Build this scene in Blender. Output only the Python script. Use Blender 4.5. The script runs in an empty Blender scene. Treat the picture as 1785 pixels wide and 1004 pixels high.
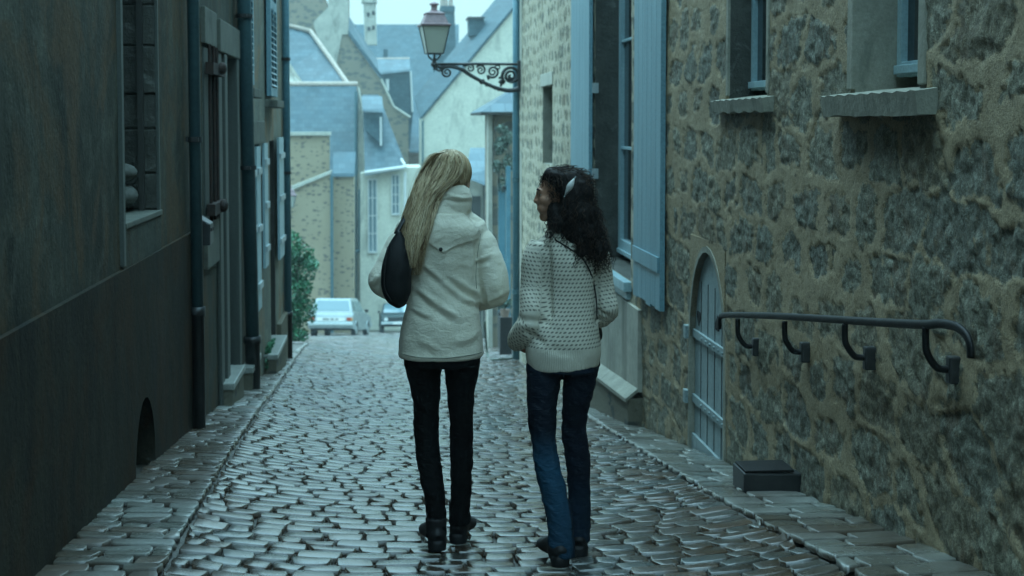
import bpy, bmesh, math, random
import numpy as np
from mathutils import Vector, Matrix
from mathutils.bvhtree import BVHTree
random.seed(7); rng = np.random.default_rng(7)
SC = bpy.context.scene; COL = SC.collection

# ------------------------------------------------------------------ camera
F = 2300.0; PITCH = math.radians(3.0); HZ = 215.0; VX = 676.0; CX = 892.5; CY = HZ + F*math.tan(PITCH)
YAW = math.atan((CX-VX)/F*math.cos(PITCH))
cam = bpy.data.cameras.new('camera'); camo = bpy.data.objects.new('camera', cam); COL.objects.link(camo)
cam.sensor_width = 36; cam.lens = F/1785*36; cam.clip_start = .05; cam.clip_end = 2000
cam.shift_y = -(502-CY)/1785
camo.location = (0, 0, 0); camo.rotation_euler = (math.pi/2-PITCH, 0, -YAW); SC.camera = camo
cam.dof.use_dof = True; cam.dof.focus_distance = 5.6; cam.dof.aperture_fstop = 4.0

# ------------------------------------------------------------------ world, sun, exposure
vs = SC.view_settings; vs.view_transform = 'Standard'; vs.look = 'None'; vs.exposure = 0.12; vs.gamma = 1
W = bpy.data.worlds.new("World"); SC.world = W; W.use_nodes = True
nt = W.node_tree; nt.nodes.clear()
wo = nt.nodes.new('ShaderNodeOutputWorld'); add = nt.nodes.new('ShaderNodeAddShader')
b1 = nt.nodes.new('ShaderNodeBackground'); b2 = nt.nodes.new('ShaderNodeBackground')
sky = nt.nodes.new('ShaderNodeTexSky'); sky.sky_type = 'NISHITA'; sky.sun_disc = False
SUN_EL = math.radians(68); SUN_ROT = math.radians(-50)
sky.sun_elevation = SUN_EL; sky.sun_rotation = SUN_ROT; sky.dust_density = 4
b1.inputs[1].default_value = 0.012
nt.links.new(sky.outputs[0], b1.inputs[0])
tc = nt.nodes.new('ShaderNodeTexCoord'); sep = nt.nodes.new('ShaderNodeSeparateXYZ'); nt.links.new(tc.outputs['Generated'], sep.inputs[0])
ramp = nt.nodes.new('ShaderNodeValToRGB'); nt.links.new(sep.outputs[2], ramp.inputs[0])
cr = ramp.color_ramp
cr.elements[0].position = .0; cr.elements[0].color = (.53, .89, .93, 1)
cr.elements[1].position = 1.0; cr.elements[1].color = (2.15, 4.0, 4.95, 1)
e = cr.elements.new(.20); e.color = (.55, .92, .95, 1)
e = cr.elements.new(.45); e.color = (1.28, 2.36, 2.85, 1)
nt.links.new(ramp.outputs[0], b2.inputs[0]); b2.inputs[1].default_value = 1.0
nt.links.new(b1.outputs[0], add.inputs[0]); nt.links.new(b2.outputs[0], add.inputs[1]); nt.links.new(add.outputs[0], wo.inputs[0])
sl = bpy.data.lights.new('overcast_sun', 'SUN'); sl.energy = 1.9; sl.angle = math.radians(50); sl.color = (.56, .90, 1.0)
so = bpy.data.objects.new('overcast_sun', sl); COL.objects.link(so)
so.rotation_euler = (math.radians(90)-SUN_EL, 0, math.radians(180)-SUN_ROT)

# ------------------------------------------------------------------ pixel rays (1785 x 1004 photo) to places in the world
_f = np.array([math.sin(YAW)*math.cos(PITCH), math.cos(YAW)*math.cos(PITCH), -math.sin(PITCH)])
_r = np.array([math.cos(YAW), -math.sin(YAW), 0.]); _u = np.cross(_r, _f)
def ray(x, y): return F*_f + (x-CX)*_r + (CY-y)*_u
def aY(x, y, Y): r = ray(x, y); return r*(Y/r[1])
def aX(x, y, X): r = ray(x, y); return r*(X/r[0])
def XL(): return -1.25
LW, RW = -1.25, 2.05
_Ly = [-14, 0, 2.5, 4.64, 5.4, 6.91, 8.73, 10.13, 11.8, 14.2, 15.7, 18.3, 20, 50, 66, 85, 120]
_Lz = [-.75, -1.2, -1.39, -1.57, -1.63, -1.76, -1.95, -2.11, -2.33, -2.60, -2.78, -3.09, -3.32, -8.03, -10.4, -11.4, -11.8]
_Ry = [-14, 0, 2.5, 4.24, 6.41, 7.86, 8.71, 10.53, 13.2, 16.6, 20.7, 50, 66, 85, 120]
_Rz = [-.75, -1.1, -1.33, -1.53, -1.85, -2.07, -2.2, -2.47, -2.85, -3.28, -3.74, -8.2, -10.4, -11.4, -11.8]
def kerbL(Y): return np.interp(Y, [0, 4.6, 8, 18.5, 22], [-.78, -.80, -.90, -1.19, -1.25])
def kerbR(Y): return np.interp(Y, [0, 4.7, 6.2, 9, 15, 22], [1.62, 1.60, 1.57, 1.66, 1.85, 2.05])
def gz(X, Y):
    X = np.asarray(X, float); Y = np.asarray(Y, float)
    l = np.interp(Y, _Ly, _Lz); r = np.interp(Y, _Ry, _Rz)
    t = np.clip((X-LW)/(RW-LW), 0, 1); b = l+(r-l)*t
    kl, kr = kerbL(Y), kerbR(Y); c = (kl+kr)/2; h = (kr-kl)/2
    q = np.clip(np.abs(X-c)/h, 0, 1.0)
    k = np.interp(Y, [18, 26], [1, .2])
    dip = .016*(1-np.clip((q-.996)/.004, 0, 1)) + .085*(1-q**2.6)
    return b - dip*k
def aG(x, y):
    r = ray(x, y); lo, hi = 1.5, 80.
    for _ in range(60):
        m = (lo+hi)/2; p = r*(m/r[1])
        if p[2] > gz(p[0], m): lo = m
        else: hi = m
    return r*(lo/r[1])

# ------------------------------------------------------------------ numpy noise
def _hash(ix, iy, s):
    h = (ix*374761393 + iy*668265263 + s*974634777) & 0x7fffffff
    h = ((h ^ (h >> 13))*1274126177) & 0x7fffffff
    return ((h ^ (h >> 16)) & 0xffff)/65535.0
def vnoise(x, y, s=0):
    x = np.asarray(x, float); y = np.asarray(y, float)
    ix = np.floor(x).astype(np.int64); iy = np.floor(y).astype(np.int64); fx = x-ix; fy = y-iy
    fx = fx*fx*(3-2*fx); fy = fy*fy*(3-2*fy)
    a = _hash(ix, iy, s); b = _hash(ix+1, iy, s); c = _hash(ix, iy+1, s); d = _hash(ix+1, iy+1, s)
    return (a+(b-a)*fx)+((c+(d-c)*fx)-(a+(b-a)*fx))*fy
def fbm(x, y, s=0, o=4, g=.5):
    t = 0; a = 1; n = 0
    for i in range(o):
        t = t+a*vnoise(np.asarray(x)*2**i+17.3*i, np.asarray(y)*2**i-9.1*i, s+i); n += a; a *= g
    return t/n
def sstep(a, b, x): t = np.clip((x-a)/(b-a), 0, 1); return t*t*(3-2*t)

# ------------------------------------------------------------------ objects
def tag(o, label=None, cat=None, group=None, kind=None):
    if label: o['label'] = label
    if cat: o['category'] = cat
    if group: o['group'] = group
    if kind: o['kind'] = kind
    return o
def thing(name, label, cat, loc=(0, 0, 0), group=None):
    o = bpy.data.objects.new(name, None); COL.objects.link(o); o.location = loc; o.empty_display_size = .2
    return tag(o, label, cat, group)
def link(name, me, parent=None, label=None):
    o = bpy.data.objects.new(name, me); COL.objects.link(o)
    if parent is not None:
        o.parent = parent
        p = parent; off = Vector((0, 0, 0))
        while p is not None: off += p.location; p = p.parent
        o.location = -off                       # meshes are written in world coordinates
    if label: o['label'] = label
    return o
class MB:
    def __init__(s): s.v = []; s.f = []; s.m = []
    def add(s, vs, fs, mi=0):
        n = len(s.v); s.v += [tuple(map(float, v)) for v in vs]; s.f += [tuple(i+n for i in f) for f in fs]; s.m += [mi]*len(fs); return s
    def box(s, x0, x1, y0, y1, z0, z1, mi=0):
        x0, x1 = min(x0, x1), max(x0, x1); y0, y1 = min(y0, y1), max(y0, y1); z0, z1 = min(z0, z1), max(z0, z1)
        return s.add([(x0,y0,z0),(x1,y0,z0),(x1,y1,z0),(x0,y1,z0),(x0,y0,z1),(x1,y0,z1),(x1,y1,z1),(x0,y1,z1)],
                     [(3,2,1,0),(4,5,6,7),(0,1,5,4),(1,2,6,5),(2,3,7,6),(3,0,4,7)], mi)
    def prism(s, pts, ext, mi=0):
        """polygon (3D points) extruded by a vector"""
        n = len(pts); a = [np.array(p, float) for p in pts]; e = np.array(ext, float)
        vs = a+[p+e for p in a]
        fs = [tuple(range(n)), tuple(range(2*n-1, n-1, -1))]+[(i, i+n, (i+1) % n+n, (i+1) % n) for i in range(n)]
        return s.add(vs, fs, mi)
    def tube(s, pts, r, n=8, hint=(0, 1, 0), res=1, cap=True, mi=0, ry=None):
        P = np.array([list(map(float, p)) for p in pts]); R = np.array([(q, q) if np.isscalar(q) else q for q in (r if hasattr(r, '__len__') else [r]*len(P))], float)
        if res > 1: P, R = crom(P, res), crom(R, res)
        T = np.gradient(P, axis=0); T /= np.linalg.norm(T, axis=1)[:, None]+1e-12
        h = np.array(hint, float); vs = []; prev = None
        for i in range(len(P)):
            sd = np.cross(T[i], h)
            if np.linalg.norm(sd) < .15: sd = prev if prev is not None else np.cross(T[i], [1, .3, .2])
            sd = sd/np.linalg.norm(sd)
            if prev is not None and sd@prev < 0: sd = -sd
            prev = sd; o = np.cross(sd, T[i])
            for k in range(n):
                a = 2*math.pi*k/n; vs.append(P[i]+sd*math.cos(a)*R[i, 0]+o*math.sin(a)*R[i, 1])
        fs = []
        for i in range(len(P)-1):
            for k in range(n): fs.append((i*n+k, i*n+(k+1) % n, (i+1)*n+(k+1) % n, (i+1)*n+k))
        if cap: fs += [tuple(range(n-1, -1, -1)), tuple(range((len(P)-1)*n, len(P)*n))]
        return s.add(vs, fs, mi)
    def ball(s, c, r, n=12, m=8, rot=None, mi=0):
        r = np.array((r, r, r) if np.isscalar(r) else r, float); c = np.array(c, float)
        vs = []; fs = []
        for i in range(1, m):
            th = math.pi*i/m
            for k in range(n):
                a = 2*math.pi*k/n; vs.append(np.array([math.sin(th)*math.cos(a), math.sin(th)*math.sin(a), math.cos(th)])*r)
        vs += [np.array([0, 0, r[2]]), np.array([0, 0, -r[2]])]
        for i in range(m-2):
            for k in range(n): fs.append((i*n+k, (i+1)*n+k, (i+1)*n+(k+1) % n, i*n+(k+1) % n))
        t = (m-1)*n
        for k in range(n): fs.append((t, k, (k+1) % n)); fs.append((t+1, (m-2)*n+(k+1) % n, (m-2)*n+k))
        if rot is not None: M = np.array(Matrix(rot) if not isinstance(rot, np.ndarray) else rot)[:3, :3]; vs = [M@v for v in vs]
        return s.add([v+c for v in vs], fs, mi)
    def mesh(s, name, mats, smooth=False, fix=True, bevel=0):
        me = bpy.data.meshes.new(name); me.from_pydata(s.v, [], s.f)
        for m in (mats if isinstance(mats, (list, tuple)) else [mats]): me.materials.append(m)
        if len(set(s.m)) > 1: me.polygons.foreach_set('material_index', s.m)
        if fix or bevel:
            bm = bmesh.new(); bm.from_mesh(me)
            if bevel:
                bmesh.ops.remove_doubles(bm, verts=bm.verts, dist=1e-5)
                ed = [e for e in bm.edges if len(e.link_faces) == 2 and e.calc_face_angle(0) > .6]
                bmesh.ops.bevel(bm, geom=ed, offset=bevel, segments=2, affect='EDGES', profile=.6)
            bmesh.ops.recalc_face_normals(bm, faces=bm.faces); bm.to_mesh(me); bm.free()
        if smooth: me.polygons.foreach_set('use_smooth', [True]*len(me.polygons))
        me.update(); return me
    def build(s, name, mats, parent=None, smooth=False, label=None, fix=True, bevel=0):
        return link(name, s.mesh(name, mats, smooth, fix, bevel), parent, label)
def crom(P, k):
    P = np.asarray(P, float); Q = np.vstack([2*P[0]-P[1], P, 2*P[-1]-P[-2]]); out = []
    for i in range(1, len(Q)-2):
        for j in range(k):
            t = j/k; out.append(.5*((2*Q[i])+(-Q[i-1]+Q[i+1])*t+(2*Q[i-1]-5*Q[i]+4*Q[i+1]-Q[i+2])*t*t+(-Q[i-1]+3*Q[i]-3*Q[i+1]+Q[i+2])*t**3))
    out.append(P[-1]); return np.array(out)
def copy_tree(o, parent=None, off=None):
    c = o.copy(); COL.objects.link(c)
    if parent is not None: c.parent = parent
    for ch in list(o.children): copy_tree(ch, c)
    return c

# ------------------------------------------------------------------ materials
class N:
    def __init__(s, name):
        s.m = bpy.data.materials.new(name); s.m.use_nodes = True; s.t = s.m.node_tree; s.p = s.t.nodes['Principled BSDF']
        s.geo = s.t.nodes.new('ShaderNodeNewGeometry')
    def n(s, typ, **k):
        d = s.t.nodes.new('ShaderNode'+typ)
        for a, b in k.items(): setattr(d, a, b)
        return d
    def l(s, a, b): s.t.links.new(a, b)
    def pos(s, sc=(1, 1, 1), swz=None):
        if swz:
            se = s.n('SeparateXYZ'); s.l(s.geo.outputs['Position'], se.inputs[0]); co = s.n('CombineXYZ')
            for i, ch in enumerate(swz):
                if ch in 'xyz': s.l(se.outputs['xyz'.index(ch)], co.inputs[i])
            src = co.outputs[0]
        else: src = s.geo.outputs['Position']
        m = s.n('Mapping'); m.inputs['Scale'].default_value = sc; s.l(src, m.inputs[0]); return m.outputs[0]
    def noise(s, scale, detail=4, rough=.55, stretch=(1, 1, 1), dist=0):
        n = s.n('TexNoise'); n.inputs['Scale'].default_value = scale; n.inputs['Detail'].default_value = detail
        n.inputs['Roughness'].default_value = rough; n.inputs['Distortion'].default_value = dist; s.l(s.pos(stretch), n.inputs['Vector']); return n.outputs['Fac']
    def ramp(s, fac, stops):
        r = s.n('ValToRGB'); s.l(fac, r.inputs[0]); c = r.color_ramp
        while len(c.elements) > 1: c.elements.remove(c.elements[-1])
        c.elements[0].position = stops[0][0]; c.elements[0].color = tuple(stops[0][1])+(1,) if hasattr(stops[0][1], '__len__') else (stops[0][1],)*3+(1,)
        for p, q in stops[1:]:
            e = c.elements.new(p); e.color = tuple(q)+(1,) if hasattr(q, '__len__') else (q,)*3+(1,)
        return r.outputs[0]
    def mix(s, fac, a, b, mode='MIX'):
        m = s.n('Mix', data_type='RGBA', blend_type=mode)
        if np.isscalar(fac): m.inputs[0].default_value = fac
        else: s.l(fac, m.inputs[0])
        for i, q in ((6, a), (7, b)):
            if hasattr(q, 'links'): s.l(q, m.inputs[i])
            else: m.inputs[i].default_value = tuple(q)+(1,)
        return m.outputs[2]
    def math(s, op, a, b=None):
        m = s.n('Math', operation=op)
        for i, q in enumerate((a, b)):
            if q is None: continue
            if hasattr(q, 'links'): s.l(q, m.inputs[i])
            else: m.inputs[i].default_value = q
        return m.outputs[0]
    def attr(s, name): a = s.n('Attribute'); a.attribute_name = name; return a.outputs['Fac']
    def bump(s, h, strength, dist):
        b = s.n('Bump'); b.inputs['Strength'].default_value = strength; b.inputs['Distance'].default_value = dist; s.l(h, b.inputs['Height'])
        cur = s.p.inputs['Normal']
        if cur.links: s.l(cur.links[0].from_socket, b.inputs['Normal'])
        s.l(b.outputs[0], cur); return b
    def out(s, col=None, rough=None, spec=.5, metal=0):
        if col is not None:
            if hasattr(col, 'links'): s.l(col, s.p.inputs['Base Color'])
            else: s.p.inputs['Base Color'].default_value = tuple(col)+(1,)
        if rough is not None:
            if hasattr(rough, 'links'): s.l(rough, s.p.inputs['Roughness'])
            else: s.p.inputs['Roughness'].default_value = rough
        s.p.inputs['Specular IOR Level'].default_value = spec; s.p.inputs['Metallic'].default_value = metal
        return s.m
def weathered(name, c1, c2, scale=3, stretch=(1, 1, 1), rough=(.5, .8), bump=(40, .3, .004), spec=.4, fine=.25, metal=0, stain=None):
    m = N(name); a = m.noise(scale, 6, .6, stretch); col = m.mix(m.ramp(a, [(.3, 0.), (.7, 1.)]), c1, c2)
    g = m.noise(scale*9, 4, .7); col = m.mix(fine, col, m.ramp(g, [(.3, (.25, .25, .25)), (.7, (.95, .95, .95))]), 'OVERLAY')
    if stain:
        st = m.noise(stain[0], 5, .65, stain[1], .6); col = m.mix(m.ramp(st, [(stain[2], 0.), (stain[2]+.15, 1.)]), col, stain[3])
    m.bump(m.noise(bump[0], 5, .65), bump[1], bump[2])
    r = m.n('MapRange'); m.l(g, r.inputs[0]); r.inputs[3].default_value = rough[0]; r.inputs[4].default_value = rough[1]
    return m.out(col, r.outputs[0], spec, metal)
def tiled(name, c1, c2, bw, bh, swz, mortar=(.02, .02, .025), rough=(.25, .5), spec=.6, msz=.02, bumpd=.01, zig=0):
    m = N(name); b = m.n('TexBrick'); b.offset = .5; b.inputs['Scale'].default_value = 1
    b.inputs['Brick Width'].default_value = bw; b.inputs['Row Height'].default_value = bh; b.inputs['Mortar Size'].default_value = msz*bh; b.inputs['Mortar Smooth'].default_value = .3
    b.inputs['Color1'].default_value = tuple(c1)+(1,); b.inputs['Color2'].default_value = tuple(c2)+(1,); b.inputs['Mortar'].default_value = tuple(mortar)+(1,)
    m.l(m.pos((1, 1, 1), swz), b.inputs['Vector'])
    g = m.noise(1.1, 6, .65); col = m.mix(.5, b.outputs['Color'], m.ramp(g, [(.3, (.28, .3, .3)), (.7, (.85, .85, .85))]), 'OVERLAY')
    m.bump(b.outputs['Fac'], -.6, bumpd); m.bump(m.noise(25, 4), .4, .01)
    r = m.n('MapRange'); m.l(g, r.inputs[0]); r.inputs[3].default_value = rough[0]; r.inputs[4].default_value = rough[1]
    return m.out(col, r.outputs[0], spec)
def rubble(name, mortar, mortar2, s1, s2, size, bumpd=.03, t=.76):
    """far walls: stones read from a warped cell pattern"""
    m = N(name); v = m.n('TexVoronoi'); v.feature = 'F1'; v.inputs['Scale'].default_value = 1
    ps = m.pos(tuple(1/size/k for k in (1.5, 1.5, .8)))
    w = m.n('TexNoise'); w.inputs['Scale'].default_value = 1.6; w.inputs['Detail'].default_value = 3; m.l(ps, w.inputs['Vector'])
    ad = m.n('VectorMath', operation='MULTIPLY_ADD'); m.l(w.outputs['Color'], ad.inputs[0]); ad.inputs[1].default_value = (.7, .7, .7); m.l(ps, ad.inputs[2])
    m.l(ad.outputs[0], v.inputs['Vector'])
    col = m.mix(m.noise(1.3, 5), mortar, mortar2)
    st = m.mix(m.noise(9, 5, .7), s1, s2)
    se = m.n('SeparateColor'); m.l(v.outputs['Color'], se.inputs[0])
    th = m.math('SUBTRACT', m.math('MULTIPLY_ADD', se.outputs[0], .55), v.outputs['Distance'])
    th = m.math('ADD', th, m.math('MULTIPLY', m.noise(6, 5, .7), .5))
    fac = m.ramp(th, [(t, 0.), (t+.10, 1.)])
    col = m.mix(fac, col, st); m.bump(fac, -.5, bumpd); m.bump(m.noise(20, 5, .7), .6, bumpd)
    return m.out(col, .8, .3)

MT = {}
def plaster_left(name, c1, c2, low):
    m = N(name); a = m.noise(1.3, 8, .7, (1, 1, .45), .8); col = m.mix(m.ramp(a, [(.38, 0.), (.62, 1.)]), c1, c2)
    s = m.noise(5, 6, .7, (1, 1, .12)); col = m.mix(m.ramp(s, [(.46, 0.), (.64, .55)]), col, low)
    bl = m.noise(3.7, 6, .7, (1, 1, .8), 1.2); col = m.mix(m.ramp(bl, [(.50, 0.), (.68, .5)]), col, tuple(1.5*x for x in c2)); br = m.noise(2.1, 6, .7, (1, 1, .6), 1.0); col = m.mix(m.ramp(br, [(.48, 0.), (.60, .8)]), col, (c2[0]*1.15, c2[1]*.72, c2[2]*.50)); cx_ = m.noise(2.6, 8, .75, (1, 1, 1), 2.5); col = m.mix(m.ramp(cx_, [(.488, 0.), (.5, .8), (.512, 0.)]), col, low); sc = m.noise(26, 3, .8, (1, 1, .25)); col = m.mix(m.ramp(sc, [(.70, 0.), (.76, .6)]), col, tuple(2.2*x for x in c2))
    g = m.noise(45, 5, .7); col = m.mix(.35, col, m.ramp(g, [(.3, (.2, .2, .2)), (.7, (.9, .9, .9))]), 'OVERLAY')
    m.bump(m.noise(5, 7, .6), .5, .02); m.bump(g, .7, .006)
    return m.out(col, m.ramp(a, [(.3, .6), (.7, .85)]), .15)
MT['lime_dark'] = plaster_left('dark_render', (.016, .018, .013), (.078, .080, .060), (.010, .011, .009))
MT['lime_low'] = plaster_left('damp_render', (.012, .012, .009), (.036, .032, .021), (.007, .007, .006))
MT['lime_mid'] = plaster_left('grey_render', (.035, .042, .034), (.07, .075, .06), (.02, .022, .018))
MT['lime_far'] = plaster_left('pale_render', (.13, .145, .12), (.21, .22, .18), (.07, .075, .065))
MT['cream'] = weathered('cream_render', (.44, .44, .36), (.53, .53, .43), 1.2, rough=(.7, .9), bump=(20, .3, .01), stain=(1.4, (1, 1, .4), .54, (.33, .33, .27)))
MT['cream2'] = weathered('old_cream_render', (.31, .31, .26), (.42, .41, .34), 1.5, rough=(.7, .9), stain=(1.6, (1, 1, .3), .52, (.20, .20, .165)))
MT['slate'] = tiled('blue_slate', (.028, .060, .074), (.050, .088, .102), .34, .24, 'xz', mortar=(.022, .046, .058), rough=(.5, .7), spec=.25, msz=.05)
MT['slate_wet'] = tiled('wet_slate', (.038, .070, .084), (.070, .112, .128), .34, .24, 'xz', rough=(.4, .65), mortar=(.032, .06, .072), spec=.3, msz=.05)
MT['slate_side'] = tiled('side_slate', (.070, .105, .13), (.095, .135, .16), .30, .17, 'yz', mortar=(.035, .05, .06))
MT['rub_far'] = rubble('far_rubble', (.27, .22, .14), (.345, .29, .195), (.09, .08, .065), (.19, .165, .12), .17, t=.73)
MT['rub_grey'] = rubble('far_grey_rubble', (.27, .235, .17), (.20, .175, .13), (.07, .07, .06), (.20, .20, .17), .30, t=.60)
MT['rub_base'] = rubble('base_rubble', (.12, .11, .08), (.16, .15, .11), (.03, .035, .03), (.10, .11, .10), .2)
MT['coping'] = weathered('pale_coping', (.30, .30, .25), (.44, .43, .36), 4, rough=(.5, .8))
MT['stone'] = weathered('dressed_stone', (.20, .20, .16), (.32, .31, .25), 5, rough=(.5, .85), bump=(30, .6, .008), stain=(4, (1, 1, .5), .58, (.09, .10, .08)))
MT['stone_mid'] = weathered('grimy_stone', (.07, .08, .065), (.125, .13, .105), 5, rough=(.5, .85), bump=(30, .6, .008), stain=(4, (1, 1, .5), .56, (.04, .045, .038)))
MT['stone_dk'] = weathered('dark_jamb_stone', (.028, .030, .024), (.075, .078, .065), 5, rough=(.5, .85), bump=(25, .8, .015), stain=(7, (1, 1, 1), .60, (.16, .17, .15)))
MT['stone_lt'] = weathered('worn_step_stone', (.18, .19, .17), (.30, .32, .29), 7, rough=(.2, .5), bump=(20, .6, .01))
MT['blue'] = weathered('faded_blue_paint', (.115, .235, .285), (.17, .31, .36), 7, (1, 1, .12), rough=(.35, .6), bump=(60, .3, .002), fine=.35, stain=(9, (1, 1, .18), .63, (.07, .13, .155)))
MT['blue_lt'] = weathered('pale_blue_paint', (.24, .37, .41), (.34, .48, .51), 6, (1, 1, .2), rough=(.3, .5), bump=(50, .2, .002), stain=(9, (1, 1, .2), .64, (.14, .2, .21)))
MT['grey_blue'] = weathered('weathered_door_paint', (.20, .265, .27), (.26, .325, .33), 5, (1, 1, .25), rough=(.4, .65), bump=(50, .4, .003), fine=.4, stain=(6, (1, 1, .3), .60, (.08, .13, .13)))
MT['pipe'] = weathered('blue_green_pipe_paint', (.035, .085, .10), (.055, .12, .135), 4, rough=(.3, .55), bump=(30, .3, .003))
MT['pipe_b'] = weathered('blue_pipe_paint', (.06, .15, .19), (.09, .20, .24), 3, rough=(.25, .45), bump=(30, .3, .003), stain=(4, (1, 1, .3), .62, (.04, .09, .11)))
MT['iron'] = weathered('black_iron', (.010, .012, .013), (.025, .027, .027), 20, rough=(.3, .55), bump=(70, .4, .002), spec=.6)
MT['iron_wet'] = weathered('wet_black_iron', (.004, .0045, .005), (.009, .009, .009), 20, rough=(.4, .65), bump=(50, .4, .002), spec=.3)
MT['rust'] = weathered('rusty_iron', (.016, .011, .009), (.040, .022, .015), 20, rough=(.6, .9), bump=(60, .6, .003))
MT['wood_dk'] = weathered('dark_door_wood', (.018, .020, .018), (.045, .045, .038), 8, (1, 1, .1), rough=(.4, .7), bump=(30, .5, .004))
MT['wood_gy'] = weathered('grey_wood', (.045, .055, .048), (.080, .090, .080), 8, (1, 1, .1), rough=(.4, .7), bump=(30, .5, .004))
MT['lead'] = weathered('copper_brown_lamp_metal', (.15, .10, .11), (.25, .17, .18), 14, rough=(.35, .6), bump=(30, .3, .003))
MT['lead2'] = weathered('zinc', (.30, .36, .37), (.42, .48, .48), 9, rough=(.25, .5))
MT['tile'] = weathered('terracotta_ridge', (.26, .21, .17), (.40, .33, .27), 7, rough=(.6, .8))
MT['sackcloth'] = weathered('dirty_sackcloth', (.07, .075, .065), (.12, .125, .11), 9, rough=(.8, .9), bump=(30, .6, .01))
MT['brick'] = tiled('old_brick', (.22, .16, .13), (.30, .22, .18), .22, .07, 'xz', mortar=(.3, .27, .22), rough=(.6, .9), spec=.3)
MT['white'] = weathered('white_paint', (.44, .46, .44), (.55, .57, .54), 8, rough=(.3, .5), bump=(40, .2, .002))
MT['rubber'] = weathered('rubber', (.012, .012, .013), (.02, .02, .02), 10, rough=(.6, .8))
m = N('window_glass'); m.out((.012, .02, .022), m.ramp(m.noise(3), [(.3, .03), (.7, .10)]), .8); MT['glass'] = m.m
m = N('car_glass'); m.out((.10, .17, .19), .08, .9); MT['carglass'] = m.m
m = N('lamp_glass'); m.out(m.mix(m.noise(5, 4, .6, (1, 1, .6)), (.34, .36, .31), (.44, .46, .40)), .35, .5); m.p.inputs['Transmission Weight'].default_value = .25; m.bump(m.noise(14), .2, .004); MT['lglass'] = m.m
m = N('curtain'); m.out(m.mix(m.noise(6, 3, .5, (1, 8, .4)), (.30, .36, .35), (.48, .54, .52)), .9); MT['curtain'] = m.m

# setts: wet stones, tone differs stone by stone
def sett_mat(name, stops, r0, r1):
    m = N(name); t = m.attr('tone'); col = m.ramp(t, stops)
    g = m.noise(60, 5, .7); col = m.mix(.45, col, m.ramp(g, [(.3, (.2, .2, .2)), (.7, (.85, .85, .85))]), 'OVERLAY')
    col = m.mix(m.ramp(m.attr('side'), [(.05, 0.), (.5, 1.)]), col, (.045, .040, .032))
    dk = m.noise(.8, 4, .6, (1, .6, 1), .4); col = m.mix(m.ramp(dk, [(.44, 0.), (.56, .75)]), col, (.052, .032, .018))
    w = m.noise(1.9, 5, .65, (1, 1, 1), .5)
    rr = m.math('ADD', m.ramp(w, [(.42, r0), (.58, r1)]), m.math('MULTIPLY', m.noise(35, 3), .12))
    m.bump(m.noise(13, 3, .5), .15, .008); m.bump(m.noise(38, 4, .65), .30, .004); m.bump(g, .5, .002)
    m.p.inputs['Coat Weight'].default_value = .5; m.p.inputs['Coat Roughness'].default_value = .2
    return m.out(col, rr, .5)
MT['sett'] = sett_mat('wet_sett_stone', [(0, (.026, .019, .013)), (.28, (.070, .040, .022)), (.45, (.042, .044, .038)), (.8, (.085, .095, .092)), (1, (.10, .058, .035))], .07, .27)
MT['sett_side'] = sett_mat('pale_pavement_stone', [(0, (.10, .10, .085)), (.4, (.17, .18, .16)), (.8, (.23, .24, .22)), (1, (.16, .115, .085))], .14, .38)
MT['joint'] = weathered('wet_grit', (.040, .036, .030), (.075, .07, .06), 9, rough=(.25, .6), bump=(60, .8, .01))
MT['earth'] = weathered('far_ground', (.10, .10, .085), (.17, .16, .14), .6, rough=(.5, .8), bump=(8, .5, .03))
def leaf_mat(name, a, b, c):
    m = N(name); o = m.attr('tone'); col = m.ramp(o, [(0, a), (.5, b), (1, c)]); m.p.inputs['Subsurface Weight'].default_value = 0
    return m.out(col, .45, .4)
MT['leaf'] = leaf_mat('green_leaf', (.012, .06, .032), (.028, .13, .065), (.055, .22, .10))
MT['leaf_d'] = leaf_mat('grey_green_leaf', (.04, .06, .04), (.08, .12, .09), (.14, .20, .16))
# ================================================================== GROUND
def setattr_f(me, name, arr):
    a = me.attributes.new(name, 'FLOAT', 'POINT'); a.data.foreach_set('value', np.asarray(arr, np.float32))
def gridmesh(name, V, nu, nv, mat, keep=None, smooth=True):
    idx = np.arange(nu*nv).reshape(nu, nv); q = np.stack([idx[:-1, :-1], idx[1:, :-1], idx[1:, 1:], idx[:-1, 1:]], -1).reshape(-1, 4)
    if keep is not None: q = q[keep.reshape(-1)]
    me = bpy.data.meshes.new(name); me.from_pydata(V.tolist(), [], q.tolist()); me.materials.append(mat)
    if smooth: me.polygons.foreach_set('use_smooth', [True]*len(me.polygons))
    me.update(); return me
ys = np.concatenate([np.linspace(-14, 24, 153), np.linspace(25, 130, 80), [200, 400, 900]])
xs = np.concatenate([[-400, -150, -40, -15, -6, -3], np.linspace(-2, 2.6, 60), [3.5, 6, 15, 40, 150, 400]])
GX, GY = np.meshgrid(xs, ys, indexing='ij'); GZ = gz(GX, GY)-.026
g = link('ground', gridmesh('ground', np.stack([GX, GY, GZ], -1).reshape(-1, 3), len(xs), len(ys), MT['joint'])); tag(g, kind='structure')

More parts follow.
